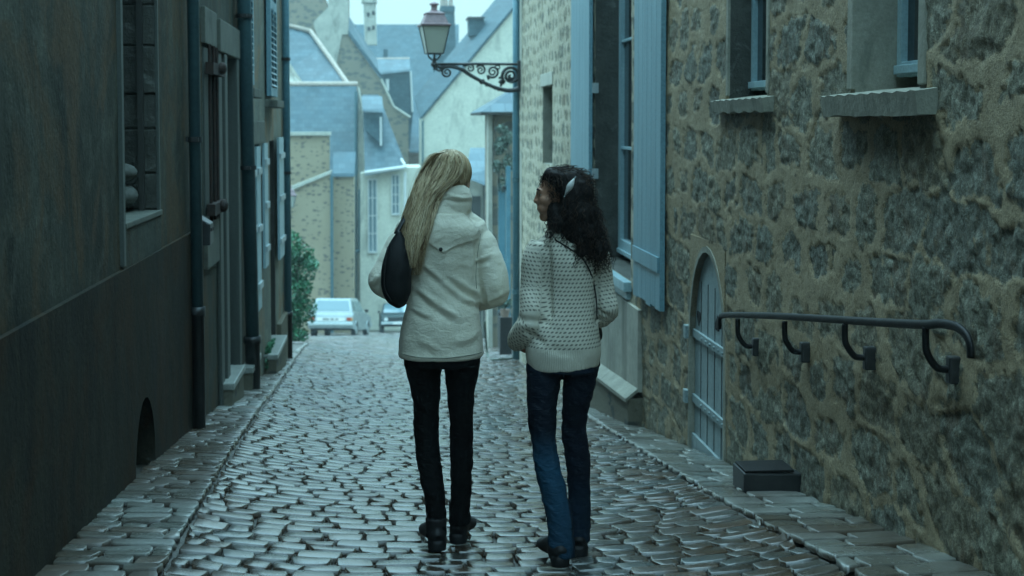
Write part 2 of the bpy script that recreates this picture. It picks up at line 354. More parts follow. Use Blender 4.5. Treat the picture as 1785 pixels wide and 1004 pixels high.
def setts(name, Y0, Y1, fl, fr, pitch, wr, mat, dome=.014, tilt=.05, lift=0.0, fine=9.5, skew=0.0, gap=.007, kind='structure', label=None, tone=(0, 1)):
    SD = []; V = []; Fc = []; T = []; y = Y0; row = 0; nb = 0
    def grid(a, b): return a, b
    G = {}
    for hi in (0, 1):
        u = np.array([-1, -.955, -.88, -.3, .3, .88, .955, 1]) if hi else np.array([-1, -.93, -.8, .8, .93, 1]); v = np.array([-1, -.93, -.80, .0, .80, .93, 1]) if hi else np.array([-1, -.88, -.7, .7, .88, 1])
        U, Wv = np.meshgrid(u, v, indexing='ij'); ix = np.arange(U.size).reshape(U.shape)
        q = np.stack([ix[:-1, :-1], ix[1:, :-1], ix[1:, 1:], ix[:-1, 1:]], -1).reshape(-1, 4)
        edge = (np.abs(U) > .999) | (np.abs(Wv) > .999); rim = np.where((np.abs(U) > .9) | (np.abs(Wv) > .87), 1., 0.)
        G[hi] = (U.ravel(), Wv.ravel(), q, edge.ravel(), rim.ravel())
    while y < Y1:
        d = pitch(y)*random.uniform(.8, 1.22); xl, xr = float(fl(y)), float(fr(y)); x = xl-random.uniform(0, .1)
        while x < xr:
            w = random.uniform(*wr)*(1+.9*max(0, (y-9)/14)*(.4 if y < 22 else .6)); x1 = min(x+w, xr)
            if xr-x1 < wr[0]*.5: x1 = xr
            xa = max(x, xl); x = x1
            if x1-xa < .03: continue
            U, Wv, q, edge, rim = G[1 if y < fine else 0]
            j = lambda s: random.uniform(-s, s)
            cx = (xa+x1)/2+j(.004); cy = y+d/2+j(.012); hx = (x1-xa)/2-gap*random.uniform(.6, 1.6); hy = d/2*random.uniform(.94, 1.0)-gap*.7
            cj = [j(.008) for _ in range(8)]
            rnd = 1-.10*(np.abs(U)*np.abs(Wv))**3
            px = cx+U*hx*rnd+Wv*(cj[0]+U*cj[1]); py = cy+Wv*hy*rnd*(1+U*cj[2]*4)+U*(cj[3]*.8)
            wob = .012*np.sin(px*2.1+y*.35)+.004*np.sin(px*5.3+1.3*y)+skew*(px-xl); py = py+wob
            pw = random.uniform(3, 6)
            hgt = dome*random.uniform(.3, 1.3)*((1-np.abs(U)**pw)*(1-np.abs(Wv)**pw))+tilt*(U*hx*j(1)+Wv*hy*j(1.6))+j(.0025)-.0009*rim
            hgt = hgt+.0022*(vnoise(px*22, py*22, 5)-.5)*2
            pz = gz(px, py)+lift+hgt-np.where(edge, .022, 0)
            SD.append(np.where(edge, 1., 0.)); V.append(np.stack([px, py, pz], -1)); Fc.append(q+nb); nb += len(U); T.append(np.full(len(U), random.uniform(*tone)))
        y += d; row += 1
    V = np.concatenate(V); Fc = np.concatenate(Fc); me = bpy.data.meshes.new(name); me.from_pydata(V.tolist(), [], Fc.tolist()); me.materials.append(mat)
    setattr_f(me, 'tone', np.concatenate(T)); setattr_f(me, 'side', np.concatenate(SD)); me.polygons.foreach_set('use_smooth', [True]*len(me.polygons)); me.update()
    return tag(link(name, me), kind=kind)
pitch = lambda y: float(np.interp(y, [2, 6, 10, 20, 66], [.10, .108, .13, .17, .30]))
road_l = lambda y: np.interp(y, [0, 21, 24, 30, 66], [0, 0, -1, -2.5, -5])+kerbL(y)
setts('road', 2.6, 66, lambda y: road_l(y)+.002, lambda y: kerbR(y)-.002+np.interp(y, [22, 40], [0, 2.2]), pitch, (.09, .21), MT['sett'], dome=.0018, tilt=.030, gap=.0030)
setts('left_pavement', 2.6, 21, lambda y: LW+0*y, lambda y: kerbL(y)-.002, lambda y: pitch(y)*.85, (.10, .26), MT['sett_side'], dome=.003, tilt=.025, skew=-.10, fine=10, gap=.004)
setts('right_pavement', 2.6, 21, lambda y: kerbR(y)+.002, lambda y: RW+0*y, lambda y: pitch(y)*1.7, (.16, .36), MT['sett_side'], dome=.003, tilt=.018, gap=.003, skew=.12, tone=(0, .8))
# ================================================================== RUBBLE WALLS OF THE RIGHT SIDE
def stonefield(y, z, sy, sz, seed, warp=.27):
    """cell pattern in loose courses: edge distance, cell random numbers"""
    wy = y/sy+warp*(fbm(y*3.1, z*3.1, seed+50, 3)-.5)*2; wz = z/sz+warp*(fbm(y*2.7+9, z*2.7, seed+60, 3)-.5)*2
    iz = np.floor(wz); F1 = np.full(y.shape, 9.); F2 = F1.copy(); ID = np.zeros(y.shape); ID2 = ID.copy()
    for dz in (-1, 0, 1):
        cz = iz+dz; off = .5*(cz.astype(np.int64) % 2)
        iy = np.floor(wy+off)
        for dy in (-1, 0, 1):
            cy = iy+dy; a = cy.astype(np.int64); b = cz.astype(np.int64)
            jy = _hash(a, b, seed)*.55+.22; jz = _hash(a, b, seed+1)*.4+.3
            dd = np.maximum(np.abs((cy+jy)-(wy+off)), 1.0*np.abs((cz+jz)-wz))*.6+.4*np.hypot((cy+jy)-(wy+off), (cz+jz)-wz)
            r = _hash(a, b, seed+2); r2 = _hash(a, b, seed+3); n1 = dd < F1
            F2 = np.where(n1, F1, np.minimum(F2, dd)); ID = np.where(n1, r, ID); ID2 = np.where(n1, r2, ID2); F1 = np.where(n1, dd, F1)
    return F2-F1, F1, ID, ID2
def wall_mat(name, mo1, mo2, mo3, damp):
    m = N(name); st = m.attr('stone'); tn = m.attr('tone')
    a = m.noise(3.2, 6, .65); mort = m.mix(m.ramp(a, [(.32, 0.), (.68, 1.)]), mo1, mo2)
    p = m.noise(16, 5, .75); mort = m.mix(m.ramp(p, [(.57, 0.), (.72, .8)]), mort, mo3)
    sp = m.noise(26, 7, .85, (1, 1, 1), .3); stone = m.ramp(sp, [(.35, (.040, .040, .032)), (.43, (.10, .10, .08)), (.52, (.165, .165, .135)), (.62, (.34, .35, .31))])
    stone = m.mix(.75, stone, m.ramp(tn, [(0, (.30, .33, .32)), (.35, (.55, .55, .48)), (.6, (.50, .42, .30)), (.8, (.36, .40, .38)), (1, (.62, .58, .46))]), 'OVERLAY')
    rs = m.noise(7, 4, .6); stone = m.mix(m.ramp(rs, [(.55, 0.), (.68, .55)]), stone, (.11, .065, .035))
    edge = m.math('ADD', st, m.math('MULTIPLY', m.math('SUBTRACT', m.noise(30, 5,   .8), .5), 3.2))
    col = m.mix(m.ramp(edge, [(.28, 0.), (.80, .92)]), mort, stone)
    pit = m.noise(19, 3, .6, (1, 1, .7), .2); col = m.mix(m.ramp(pit, [(.66, 0.), (.72, .7)]), col, (.035, .030, .022)); gr = m.noise(110, 4, .8); col = m.mix(.55, col, m.ramp(gr, [(.32, (.12, .12, .12)), (.66, (.88, .88, .88))]), 'OVERLAY')
    m.bump(m.noise(20, 6, .75), .45, .025); m.bump(gr, .8, .008)
    return m.out(col, m.ramp(p, [(.3, .55), (.7, .85)]), .35)
MT['wall_near'] = wall_mat('rubble_wall_near', (.25, .19, .108), (.35, .28, .175), (.115, .085, .048), .3)
MT['wall_far'] = wall_mat('rubble_wall_far', (.35, .31, .22), (.46, .42, .32), (.20, .17, .11), .3)
def rubble_wall(name, Y0, Y1, Ztop, holes, parent, mat, sy, sz, seed, cover, step, tracts=None, arch=None, outside=1.0, X=RW):
    ys = []; y = Y0
    while y < Y1: ys.append(y); y += step(y)
    ys.append(Y1); zs = list(np.arange(-4.2 if Y1 > 12 else -2.75, Ztop[0], Ztop[1]))+[Ztop[0]+.5*(i+1) for i in range(int((Ztop[2]-Ztop[0])/.5))]
    for (a, b, c, d) in holes:
        for q in (a, b): k = int(np.argmin(np.abs(np.array(ys)-q))); ys[k] = q
        for q in (c, d): k = int(np.argmin(np.abs(np.array(zs)-q))); zs[k] = q
    ys = np.array(sorted(ys)); zs = np.array(sorted(zs)); Yg, Zg = np.meshgrid(ys, zs, indexing='ij')
    e, f1, r, r2 = stonefield(Yg, Zg, sy, sz, seed)
    cov = fbm(Yg*1.1, Zg*1.1, seed+9, 3); n = fbm(Yg*9, Zg*9, seed+20, 4)
    low = sstep(1.4, .2, Zg-np.interp(Yg, _Ry, _Rz))
    thr = .06+.34*np.clip(cover-(r-.5)*.9-(cov-.5)*1.5-low*.25, -.1, 1.6)
    st = sstep(thr-.05, thr+.09, e+(n-.5)*.45+(fbm(Yg*27, Zg*27, seed+80, 3)-.5)*.30)
    st = st*sstep(.22, .36, fbm(Yg*6, Zg*6, seed+90, 4)+.12*(1-cover))
    hgt = (1-st)*(.008*fbm(Yg*4, Zg*4, seed+30, 4)+.006*fbm(Yg*22, Zg*22, seed+31, 3)) + st*(.030*(fbm(Yg*17, Zg*17, seed+40, 4, .65)-.5)+.010*r2) - .012*sstep(.0, .5, st)*(1-st)
    hgt = hgt+.03*(fbm(Yg*.9, Zg*.9, seed+70, 2)-.5)
    dm = np.ones_like(Yg)
    for (a, b, c, d) in holes:   # the wall evens out round an opening
        dist = np.maximum(np.maximum(a-Yg, Yg-b), np.maximum(c-Zg, Zg-d)); dm = np.minimum(dm, sstep(0, .06, dist))
    Xg = X-hgt*dm
    yc = (Yg[:-1, :-1]+Yg[1:, 1:])/2; zc = (Zg[:-1, :-1]+Zg[1:, 1:])/2; keep = np.ones(yc.shape, bool)
    for (a, b, c, d) in holes: keep &= ~((yc > a) & (yc < b) & (zc > c) & (zc < d))
    me = gridmesh(name, np.stack([Xg, Yg, Zg], -1).reshape(-1, 3), len(ys), len(zs), mat, keep); setattr_f(me, 'stone', st.ravel()); setattr_f(me, 'tone', r2.ravel())
    o = link(name, me, parent); return o
def yR(px, X=RW, py=300): return float(aX(px, py, X)[1])
def zR(px, py, X=RW): return float(aX(px, py, X)[2])
def reveal(mb, a, b, c, d, X0, X1, t=.04, top=True, sill=True, side=1):
    """jambs and head behind a hole in a wall plane"""
    s = side
    mb.box(X0+.003*s, X1, b, b+t, c, d); mb.box(X0+.003*s, X1, a-t, a, c, d)
    if top: mb.box(X0+.003*s, X1, a-t, b+t, d, d+t)
    if sill: mb.box(X0+.003*s, X1, a-t, b+t, c-t, c)
def window(parent, a, b, c, d, X, mat, bars=(2, 3), fw=.055, depth=.05, curtain=False, side=1, label=None, open_=None):
    w = MB(); s = side; x0, x1 = X, X+depth*s
    w.box(x0, x1, a, a+fw, c, d); w.box(x0, x1, b-fw, b, c, d); w.box(x0, x1, a+fw, b-fw, d-fw, d); w.box(x0, x1, a+fw, b-fw, c, c+fw*1.3)
    m_ = (a+b)/2; w.box(x0-.008*s, x1, m_-fw*.6, m_+fw*.6, c+fw*1.3, d-fw)
    for k in range(1, bars[1]):
        z = c+(d-c)*k/bars[1]
        w.box(x0+.012*s, x1-.012*s, a+fw, m_-fw*.6, z-.014, z+.014); w.box(x0+.012*s, x1-.012*s, m_+fw*.6, b-fw, z-.014, z+.014)
    w.box(x0-.02*s, x0, a+fw*.3, b-fw*.3, c+.01, c+.05)
    fr = w.build('window', mat, parent, label=label, bevel=.004)
    MB().box(x1-.020*s, x1-.014*s, a+fw*.5, b-fw*.5, c+fw, d-fw*.5).build('pane', MT['glass'], fr)
    if curtain:
        q = MB(); n = 40
        vs = []; 
        for i in range(n+1):
            t = i/n; y = a+fw+(b-a-2*fw)*t*curtain; vs += [(x1+.03*s+.012*math.sin(t*40), y, c+fw), (x1+.03*s+.012*math.sin(t*40), y+.05*t, d-fw)]
        q.add(vs, [(2*i, 2*i+2, 2*i+3, 2*i+1) for i in range(n)]); q.build('curtain', MT['curtain'], fr, smooth=True, fix=False)
    return fr
def sill_stone(parent, a, b, z, X, out, h, mat, side=1, scal=False, name='sill'):
    m = MB(); s = side; n = 24; vs = []; pts = []
    for i in range(n+1):
        y = a+(b-a)*i/n; dz = h+(.009*_hash(np.int64(i//2), np.int64(3), 4)-.005*_hash(np.int64(i), np.int64(7), 9) if scal else .006*math.sin(i*1.3))
        vs += [(X+.12*s, y, z+.015), (X-out*s, y, z-.012+.004*math.sin(i*2.1)), (X-out*s+.012*s, y, z-dz), (X+.12*s, y, z-h)]
    fs = []
    for i in range(n):
        for k in range(4): fs.append((4*i+k, 4*i+(k+1) % 4, 4*i+4+(k+1) % 4, 4*i+4+k))
    fs += [(0, 1, 2, 3), (4*n, 4*n+3, 4*n+2, 4*n+1)]; m.add(vs, fs)
    return m.build(name, mat, parent)

YD = 10.72   # where the two right houses meet
# --- near stone house
hR = thing('stone_house', 'near right house of coarse rubble with small arched door and iron handrail beside it', 'house', (RW, 6, -1.8))
w2 = (yR(1604, py=100), yR(1490, py=100), zR(1550, 158), 1.75)     # big sill window
w1 = (yR(1338, py=100), yR(1272, py=100), zR(1300, 170), 1.9)
dr = (yR(1264, py=640), yR(1204, py=640))
dz0 = float(np.interp(dr[1], _Ry, _Rz))-.12; dzt = zR(1237, 441)
dhole = (dr[0], dr[1], -2.7, dzt+.02)
rubble_wall('wall', 3.0, YD, (1.35, .0135, 4.7), [w2, w1, dhole], hR, MT['wall_near'], .44, .27, 3, .50, lambda y: .0125*(y/4.3)**1.3)
mb = MB(); mb.box(RW+.04, RW+.06, -9, 3.0, -2.4, 4.5); mb.box(RW+.005, RW+.02, -9, 3.0, -2.4, 4.5)
mb.box(RW+1.1, RW+5, -9, YD-.03, -2.4, 4.55); mb.box(RW+.3, RW+1.1, -9, YD-.03, 3.0, 4.55); mb.build('rear_wall', MT['lime_mid'], hR)
mb = MB(); mb.prism([(RW-.25, -9, 4.45), (RW-.25, -9, 4.55), (RW+2.6, -9, 7.1), (RW+5.3, -9, 4.8), (RW+5.3, -9, 4.6), (RW+2.6, -9, 6.9)], (0, YD+9, 0)); mb.build('roof', MT['slate_side'], hR)
# windows of the near house
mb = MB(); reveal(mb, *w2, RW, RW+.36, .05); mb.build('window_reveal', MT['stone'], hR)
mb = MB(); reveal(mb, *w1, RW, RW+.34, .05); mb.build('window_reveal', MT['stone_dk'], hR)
window(hR, w2[0], w2[1], w2[2]+.07, w2[3], RW+.19, MT['blue_lt'], (2, 2), .05, .05, curtain=.98)
window(hR, w1[0], w1[1], w1[2]+.05, w1[3], RW+.13, MT['blue_lt'], (2, 3), .04, .05, curtain=.5)
sill_stone(hR, yR(1633), yR(1463), w2[2], RW, .09, .10, MT['stone'], scal=True)
sill_stone(hR, yR(1349), yR(1257), w1[2], RW, .07, .085, MT['stone'])
for (a, b, c, d), wd in ((w2, .07), (w1, .05)):
    mb = MB(); mb.box(RW-.012, RW+.05, a-wd, a-.001, c+.015, d+.1); mb.box(RW-.012, RW+.05, b+.001, b+wd, c+.015, d+.1); mb.box(RW-.010, RW+.05, a-.001, b+.001, d+.001, d+.1)
    mb.build('window_surround', MT['stone'], hR, bevel=.006)
# arched cellar door
def arch_pts(a, b, z0, zt, n=14, rise=None):
    r = (b-a)/2; c = (a+b)/2; rise = rise or r*1.35
    return [(a, z0)]+[(c-r*math.cos(math.pi*i/n), zt-rise+rise*math.sin(math.pi*i/n)) for i in range(n+1)]+[(b, z0)]
ap = arch_pts(dr[0], dr[1], -2.6, dzt)
mb = MB()   # fill between the square hole and the arch, then surround
top = dzt+.06
n = len(ap)-2
for i in range(1, n):
    (y0, z0), (y1, z1) = ap[i], ap[i+1]
    mb.prism([(RW-.008, y0, z0), (RW-.008, y1, z1), (RW-.008, y1, top+.02), (RW-.008, y0, top+.02)], (.20, 0, 0))
o = mb.build('door_spandrel', MT['wall_near'], hR)
setattr_f(o.data, 'stone', np.zeros(len(o.data.vertices))); setattr_f(o.data, 'tone', np.zeros(len(o.data.vertices)))
apo = arch_pts(dr[0]-.045, dr[1]+.03, -2.6, dzt+.04)
mb = MB()
for i in range(len(ap)-1):
    (y0, z0), (y1, z1) = ap[i], ap[i+1]; (Y0_, Z0_), (Y1_, Z1_) = apo[i], apo[i+1]
    mb.prism([(RW-.012, y0, z0), (RW-.012, y1, z1), (RW-.012, Y1_, Z1_), (RW-.012, Y0_, Z0_)], (.16, 0, 0))
mb.build('door_surround', MT['stone'], hR)
mb = MB(); ad = arch_pts(dr[0]+.01, dr[1]-.01, dz0+.17, dzt-.015)
mb.prism([(RW+.028, y, z) for y, z in ad], (.04, 0, 0)); door = mb.build('door', MT['grey_blue'], hR)
bd = MB()   # board seams
for k in range(1, 5):
    y = dr[0]+(dr[1]-dr[0])*k/5; bd.box(RW+.024, RW+.030, y-.0015, y+.0015, dz0+.2, dzt-.22)
bd.build('board_seam', MT['wood_dk'], door)
for zpx in (577, 690):
    z = float(aX(1206, zpx, RW+.02)[2]); m2 = MB(); m2.box(RW+.010, RW+.028, dr[0]+.03, dr[1]+.05, z-.028, z+.028)
    for k in range(6): m2.ball((RW+.008, dr[0]+.09+k*.11, z), .010, 8, 6)
    m2.box(RW-.035, RW+.02, dr[1]+.02, dr[1]+.085, z-.045, z+.045); m2.build('hinge', MT['grey_blue'], door, bevel=.003)
m2 = MB(); m2.box(RW+.008, RW+.028, dr[0]+.005, dr[1]-.005, dz0+.08, dz0+.22); m2.build('kick_board', MT['grey_blue'], door, bevel=.006)
for px, py in ((1218, 553), (1250, 566)):
    p = aX(px, py, RW+.024); m2 = MB(); hp = []
    for i in range(24):
        t = 2*math.pi*i/24; hy = .05*math.sin(t)**3; hz = .055*(.8125*math.cos(t)-.3125*math.cos(2*t)-.125*math.cos(3*t)-.0625*math.cos(4*t))
        hp.append((RW+.0225, p[1]+hy, p[2]-hz if px > 1230 else p[2]+hz))
    m2.prism(hp, (.006, 0, 0)); m2.build('heart_hole', MT['rubber'], door)
MB().box(RW+.14, RW+.17, dr[0]-.1, dr[1]+.1, -2.7, dzt+.1).build('door_backing', MT['wood_dk'], hR)
MB().box(RW-.02, RW+.13, dr[0]-.04, dr[1]+.04, dz0-.25, dz0+.06).build('threshold', MT['stone_dk'], hR, bevel=.01)

# --- handrail
hr = thing('handrail', 'wet black iron handrail on curved brackets along the right stone wall', 'handrail', (RW-.12, 6, -1))
XR = RW-.125
P0 = aX(1257, 549, XR); P1 = aX(1640, 564, XR)
s_ = (P1-P0); mb = MB()
pts = [P0+np.array([.0, .04, -.085]), P0+np.array([0, .025, -.02]), P0+np.array([0, -.03, .0])]+[P0+s_*t+np.array([0, 0, .006*math.sin(t*5)]) for t in (.06, .2, .4, .6, .8, .95)]
pts += [P1, aX(1668, 570, XR), aX(1684, 584, XR), aX(1691, 602, XR), aX(1692, 624, XR)]
mb.tube(pts, [(.017, .012)]*len(pts), 10, hint=(1, 0, 0), res=4); mb.build('rail', MT['iron_wet'], hr, smooth=True)
for k, (px, py, ex, ey) in enumerate(((1286, 556, 1322, 603), (1368, 560, 1407, 612), (1473, 564, 1520, 622), (1614, 570, 1668, 642))):
    T_ = aX(px, py, XR); Bt = aX(ex, ey, RW-.01); L_ = Bt[2]
    mb = MB(); mb.tube([T_, T_+(0, .0, -.05), T_+(.006, 0, (L_-T_[2])*.62), T_+(.035, (Bt[1]-T_[1])*.3, (L_-T_[2])*.93), (RW-.06, T_[1]*.5+Bt[1]*.5, L_-.003), Bt+(.03, 0, 0)], [(.014, .012)]*6, 8, hint=(0, 1, 0), res=5)
    mb.build('bracket', MT['iron_wet'], hr, smooth=True)
    MB().box(RW-.045, RW+.02, Bt[1]-.022, Bt[1]+.022, L_-.055, L_+.045)  .build('wall_plate', MT['iron'], hr, bevel=.008)
# --- dark iron box at the foot of the wall
yb = 6.36
bx = thing('cast_iron_box', 'low black iron box sticking out of the wall foot on the right pavement', 'utility box', (1.9, yb, float(gz(1.9, yb))))
zt_ = float(aY(1297, 826, yb)[2]); xl_ = float(aY(1297, 826, yb)[0])
mb = MB(); mb.prism([(xl_, yb, zt_-.3), (RW+.02, yb, zt_-.3), (RW+.02, yb, zt_-.01), (xl_, yb, zt_+.0)], (0, .22, 0)); mb.build('box_body', MT['iron'], bx, bevel=.008)
mb = MB(); mb.box(xl_+.01, RW-.03, yb+.01, yb+.21, zt_+.0, zt_+.012)
mb.build('lid', MT['iron_wet'], bx, bevel=.003)

# --- second right house
hS = thing('rubble_house', 'pale rubble house on the right with tall blue shuttered window', 'house', (RW, 15, -3))
YE = yR(907, py=300)
wb = (11.02, yR(1037, py=300), zR(1100, 490, RW), 2.9)
sl_ = (yR(963, py=200), yR(946, py=200), zR(950, 285), zR(955, 150))
apn = (yR(1120, py=600), yR(1054, py=600))
rubble_wall('wall', YD+.002, YE, (2.3, .026, 4.3), [wb, sl_], hS, MT['wall_far'], .30, .19, 21, .86, lambda y: .030*(y/11)**1.2)
# end gable facing down the street and body
mb = MB(); mb.box(RW+.0, RW+5, YE-.1, YE+.02, -5, 4.15); mb.box(RW+.9, RW+5, YD, YE-.11, -5, 4.15); mb.box(RW+.02, RW+.9, YD, YD+.03, -5, 4.1); mb.build('rear_wall', MT['cream2'], hS)
mb = MB(); mb.prism([(RW-.25, YD+.01, 4.05), (RW-.25, YD+.01, 4.15), (RW+2.6, YD+.01, 7.0), (RW+5.3, YD+.01, 4.4), (RW+5.3, YD+.01, 4.2), (RW+2.6, YD+.01, 6.8)], (0, YE-YD, 0)); mb.build('roof', MT['slate_side'], hS)
mb = MB(); mb.box(RW-.012, RW+.0, YE-.30, YE+.02, -4.4, 4.05); mb.build('corner_render', MT['cream2'], hS)
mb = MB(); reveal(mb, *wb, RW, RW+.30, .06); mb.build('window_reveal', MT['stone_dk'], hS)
window(hS, wb[0], wb[1], wb[2]+.05, wb[3], RW+.235, MT['blue_lt'], (2, 4), .11, .06, label='tall blue framed window')
mb = MB(); mb.box(RW-.07, RW+.24, wb[0]-.05, wb[1]+.05, wb[2]-.09, wb[2]-.005); mb.box(RW-.04, RW+.2, wb[0]-.02, wb[1]+.02, wb[2]-.16, wb[2]-.092); mb.build('sill', MT['blue_lt'], hS, bevel=.006)
def board_shutter(a, b, c, d, X, ang, hinge, par):
    m3 = MB(); n = 6
    for k in range(n):
        y0 = a+(b-a)*k/n; y1 = a+(b-a)*(k+1)/n; m3.box(X-.038, X, y0+.0025, y1-.0025, c+.012*math.sin(k*2.3), d)
    o = m3.build('shutter', MT['blue'], par, bevel=.003)
    for z0, z1 in ((c+.28, c+.40), (d-.5, d-.4)): MB().box(X-.052, X-.039, a+.03, b-.03, z0, z1).build('batten', MT['blue'], o, bevel=.004)
    return o
board_shutter(yR(1153, RW-.05, 300), yR(1106, RW-.05, 300), float(aX(1128, 527, RW-.05)[2]), 2.85, RW-.02, 0, 0, hS)
board_shutter(wb[1]+.03, yR(1004, py=200), float(aX(1106, 509, RW-.05)[2]), 2.85, RW-.02, 0, 0, hS)
for z in (-.55, .3): MB().box(RW-.03, RW+.03, wb[1]-.03, wb[1], z, z+.1).build('hinge', MT['lead2'], hS)
mb = MB(); reveal(mb, *sl_, RW, RW+.25, .05); mb.box(RW+.25, RW+.27, sl_[0]-.05, sl_[1]+.05, sl_[2]-.05, sl_[3]+.05); mb.build('slit_reveal', MT['stone'], hS)
mb = MB(); mb.box(RW-.02, RW+.1, sl_[0]-.1, sl_[1]+.12, sl_[3]+.005, sl_[3]+.17); mb.build('slit_lintel', MT['coping'], hS, bevel=.01)
MB().box(RW+.12, RW+.16, sl_[0], sl_[1], sl_[2], sl_[3]).build('pane', MT['glass'], hS)
# plaster apron and its stone base
lz = [float(aX(1117, 682, RW)[2]), float(aX(1048, 636, RW)[2])]; la = [yR(1119, py=600), yR(1046, py=600)]
def lzz(y): return lz[0]+(lz[1]-lz[0])*(y-la[0])/(la[1]-la[0])
ye = la[1]+1.6
mb = MB(); mb.prism([(RW-.035, la[0], lzz(la[0])), (RW-.035, ye, lzz(ye)), (RW-.035, ye, wb[2]-.18), (RW-.035, la[0], wb[2]-.18)], (.045, 0, 0)); mb.build('plaster_panel', MT['cream2'], hS)
mb = MB(); mb.prism([(RW-.13, la[0], lzz(la[0])-.9), (RW-.13, ye, lzz(ye)-.9), (RW-.11, ye, lzz(ye)-.05), (RW-.11, la[0], lzz(la[0])-.05)], (.14, 0, 0)); mb.build('stone_base', MT['rub_base'], hS, bevel=.02)
mb = MB(); mb.prism([(RW-.135, la[0]-.01, lzz(la[0])-.05), (RW-.135, ye, lzz(ye)-.05), (RW-.036, ye, lzz(ye)+.03), (RW-.036, la[0]-.01, lzz(la[0])+.03)], (.0, 0, -.03)); mb.build('ledge', MT['stone'], hS)
# blue drainpipe at the far corner
pc = aY(900, 300, YE+.05)
mb = MB(); mb.tube([(pc[0]-.0, YE+.05, 4.1), (pc[0], YE+.05, -3.7)], [.058]*2, 14, hint=(1, 0, 0)); dp = mb.build('drainpipe', MT['pipe_b'], hS, smooth=True)
for z in (2.0, -.85, -2.6):
    MB().tube([(pc[0], YE+.05, z), (pc[0], YE+.05, z-.07)], [.068]*2, 14, hint=(1, 0, 0)).build('pipe_collar', MT['pipe'], dp)
# ================================================================== LEFT SIDE
def panel(mb, X, y0, y1, z0, z1, holes=(), mi=0):
    ys = sorted({y0, y1, *[h[0] for h in holes], *[h[1] for h in holes]}); zs = sorted({z0, z1, *[h[2] for h in holes], *[h[3] for h in holes]})
    ys = [y for y in ys if y0 <= y <= y1]; zs = [z for z in zs if z0 <= z <= z1]
    for i in range(len(ys)-1):
        for j in range(len(zs)-1):
            c, d = (ys[i]+ys[i+1])/2, (zs[j]+zs[j+1])/2
            if any(h[0] < c < h[1] and h[2] < d < h[3] for h in holes): continue
            mb.add([(X, ys[i], zs[j]), (X, ys[i+1], zs[j]), (X, ys[i+1], zs[j+1]), (X, ys[i], zs[j+1])], [(0, 1, 2, 3)], mi)
def yL(px, X=LW, py=300): return float(aX(px, py, X)[1])
def zL(px, py, X=LW): return float(aX(px, py, X)[2])
def slab_roof(par, y0, y1, zt, mat='slate_side'):
    MB().prism([(LW+.35, y0, zt-.1), (LW+.35, y0, zt), (LW-2.6, y0, zt+3), (LW-5.2, y0, zt), (LW-5.2, y0, zt-.2), (LW-2.6, y0, zt+2.8)], (0, y1-y0, 0)).build('roof', MT[mat], par)
Y1 = yL(338); Y2 = yL(425); Y3 = yL(494)
hA = thing('rendered_house', 'nearest left house with dark damp render and deep window recess', 'house', (LW, 3, -1.5))
wA = (yL(209, py=200), yL(272, py=200), -.47, 2.6)
zc = -.685
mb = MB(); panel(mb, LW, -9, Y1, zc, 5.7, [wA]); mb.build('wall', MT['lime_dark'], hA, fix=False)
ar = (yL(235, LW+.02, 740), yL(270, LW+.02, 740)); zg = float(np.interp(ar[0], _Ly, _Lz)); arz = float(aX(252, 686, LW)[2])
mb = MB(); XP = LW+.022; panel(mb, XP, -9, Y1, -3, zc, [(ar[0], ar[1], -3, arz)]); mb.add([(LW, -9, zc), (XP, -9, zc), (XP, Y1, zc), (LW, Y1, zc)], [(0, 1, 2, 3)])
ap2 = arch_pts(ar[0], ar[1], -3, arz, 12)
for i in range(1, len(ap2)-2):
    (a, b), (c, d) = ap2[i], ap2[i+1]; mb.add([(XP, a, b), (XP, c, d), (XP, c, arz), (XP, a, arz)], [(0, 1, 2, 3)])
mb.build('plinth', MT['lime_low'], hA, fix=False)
mb = MB(); reveal(mb, ar[0], ar[1], -3, arz, XP, LW-.35, .04, sill=False, side=-1); mb.box(LW-.35, LW-.38, ar[0]-.05, ar[1]+.05, -3, arz+.05); mb.build('cellar_vent', MT['lime_low'], hA)
mb = MB(); mb.box(LW-.9, LW-5, -9, Y1-.02, -3, 5.6); mb.box(LW-.02, LW-.9, -9, -8.9, -3, 5.6); mb.build('rear_wall', MT['lime_mid'], hA)
slab_roof(hA, -9, Y1, 5.7)
mb = MB()   # jamb blocks of the recess
z = wA[2]; k = 0
while z < wA[3]:
    h = [.20, .24, .19, .26, .22][k % 5]; mb.box(LW-.002, LW-.34+.012*(k % 2), wA[1]+.0+.006*(k % 3), wA[1]+.12, z+.005, z+h-.005); z += h; k += 1
mb.box(LW-.01, LW-.36, wA[1]+.02, wA[1]+.14, wA[2], wA[3])
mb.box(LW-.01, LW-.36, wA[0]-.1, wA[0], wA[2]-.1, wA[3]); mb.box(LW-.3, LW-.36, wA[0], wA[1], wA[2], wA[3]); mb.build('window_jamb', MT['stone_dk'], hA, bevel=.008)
mb = MB(); mb.box(LW-.26, LW-.30, wA[0]+.02, wA[0]+.11, wA[2], wA[3]); mb.box(LW-.06, LW-.09, wA[1]-.05, wA[1]-.02, wA[2], wA[3]); mb.box(LW-.20, LW-.23, wA[1]-.03, wA[1]-.001, wA[2]+.3, wA[3]); mb.build('shutter_frame', MT['wood_dk'], hA)
mb = MB(); mb.box(LW+.02, LW-.004, wA[0]-.05, wA[0]+.0, wA[2]-.2, wA[3]); mb.box(LW+.014, LW-.004, wA[1]+.001, wA[1]+.028, wA[2], wA[3]); mb.build('window_bead', MT['wood_gy'], hA, bevel=.004)
mb = MB(); mb.box(LW+.022, LW-.3, wA[0]-.0, wA[1]+.04, wA[2]-.03, wA[2]); mb.build('sill', MT['stone_mid'], hA, bevel=.006)
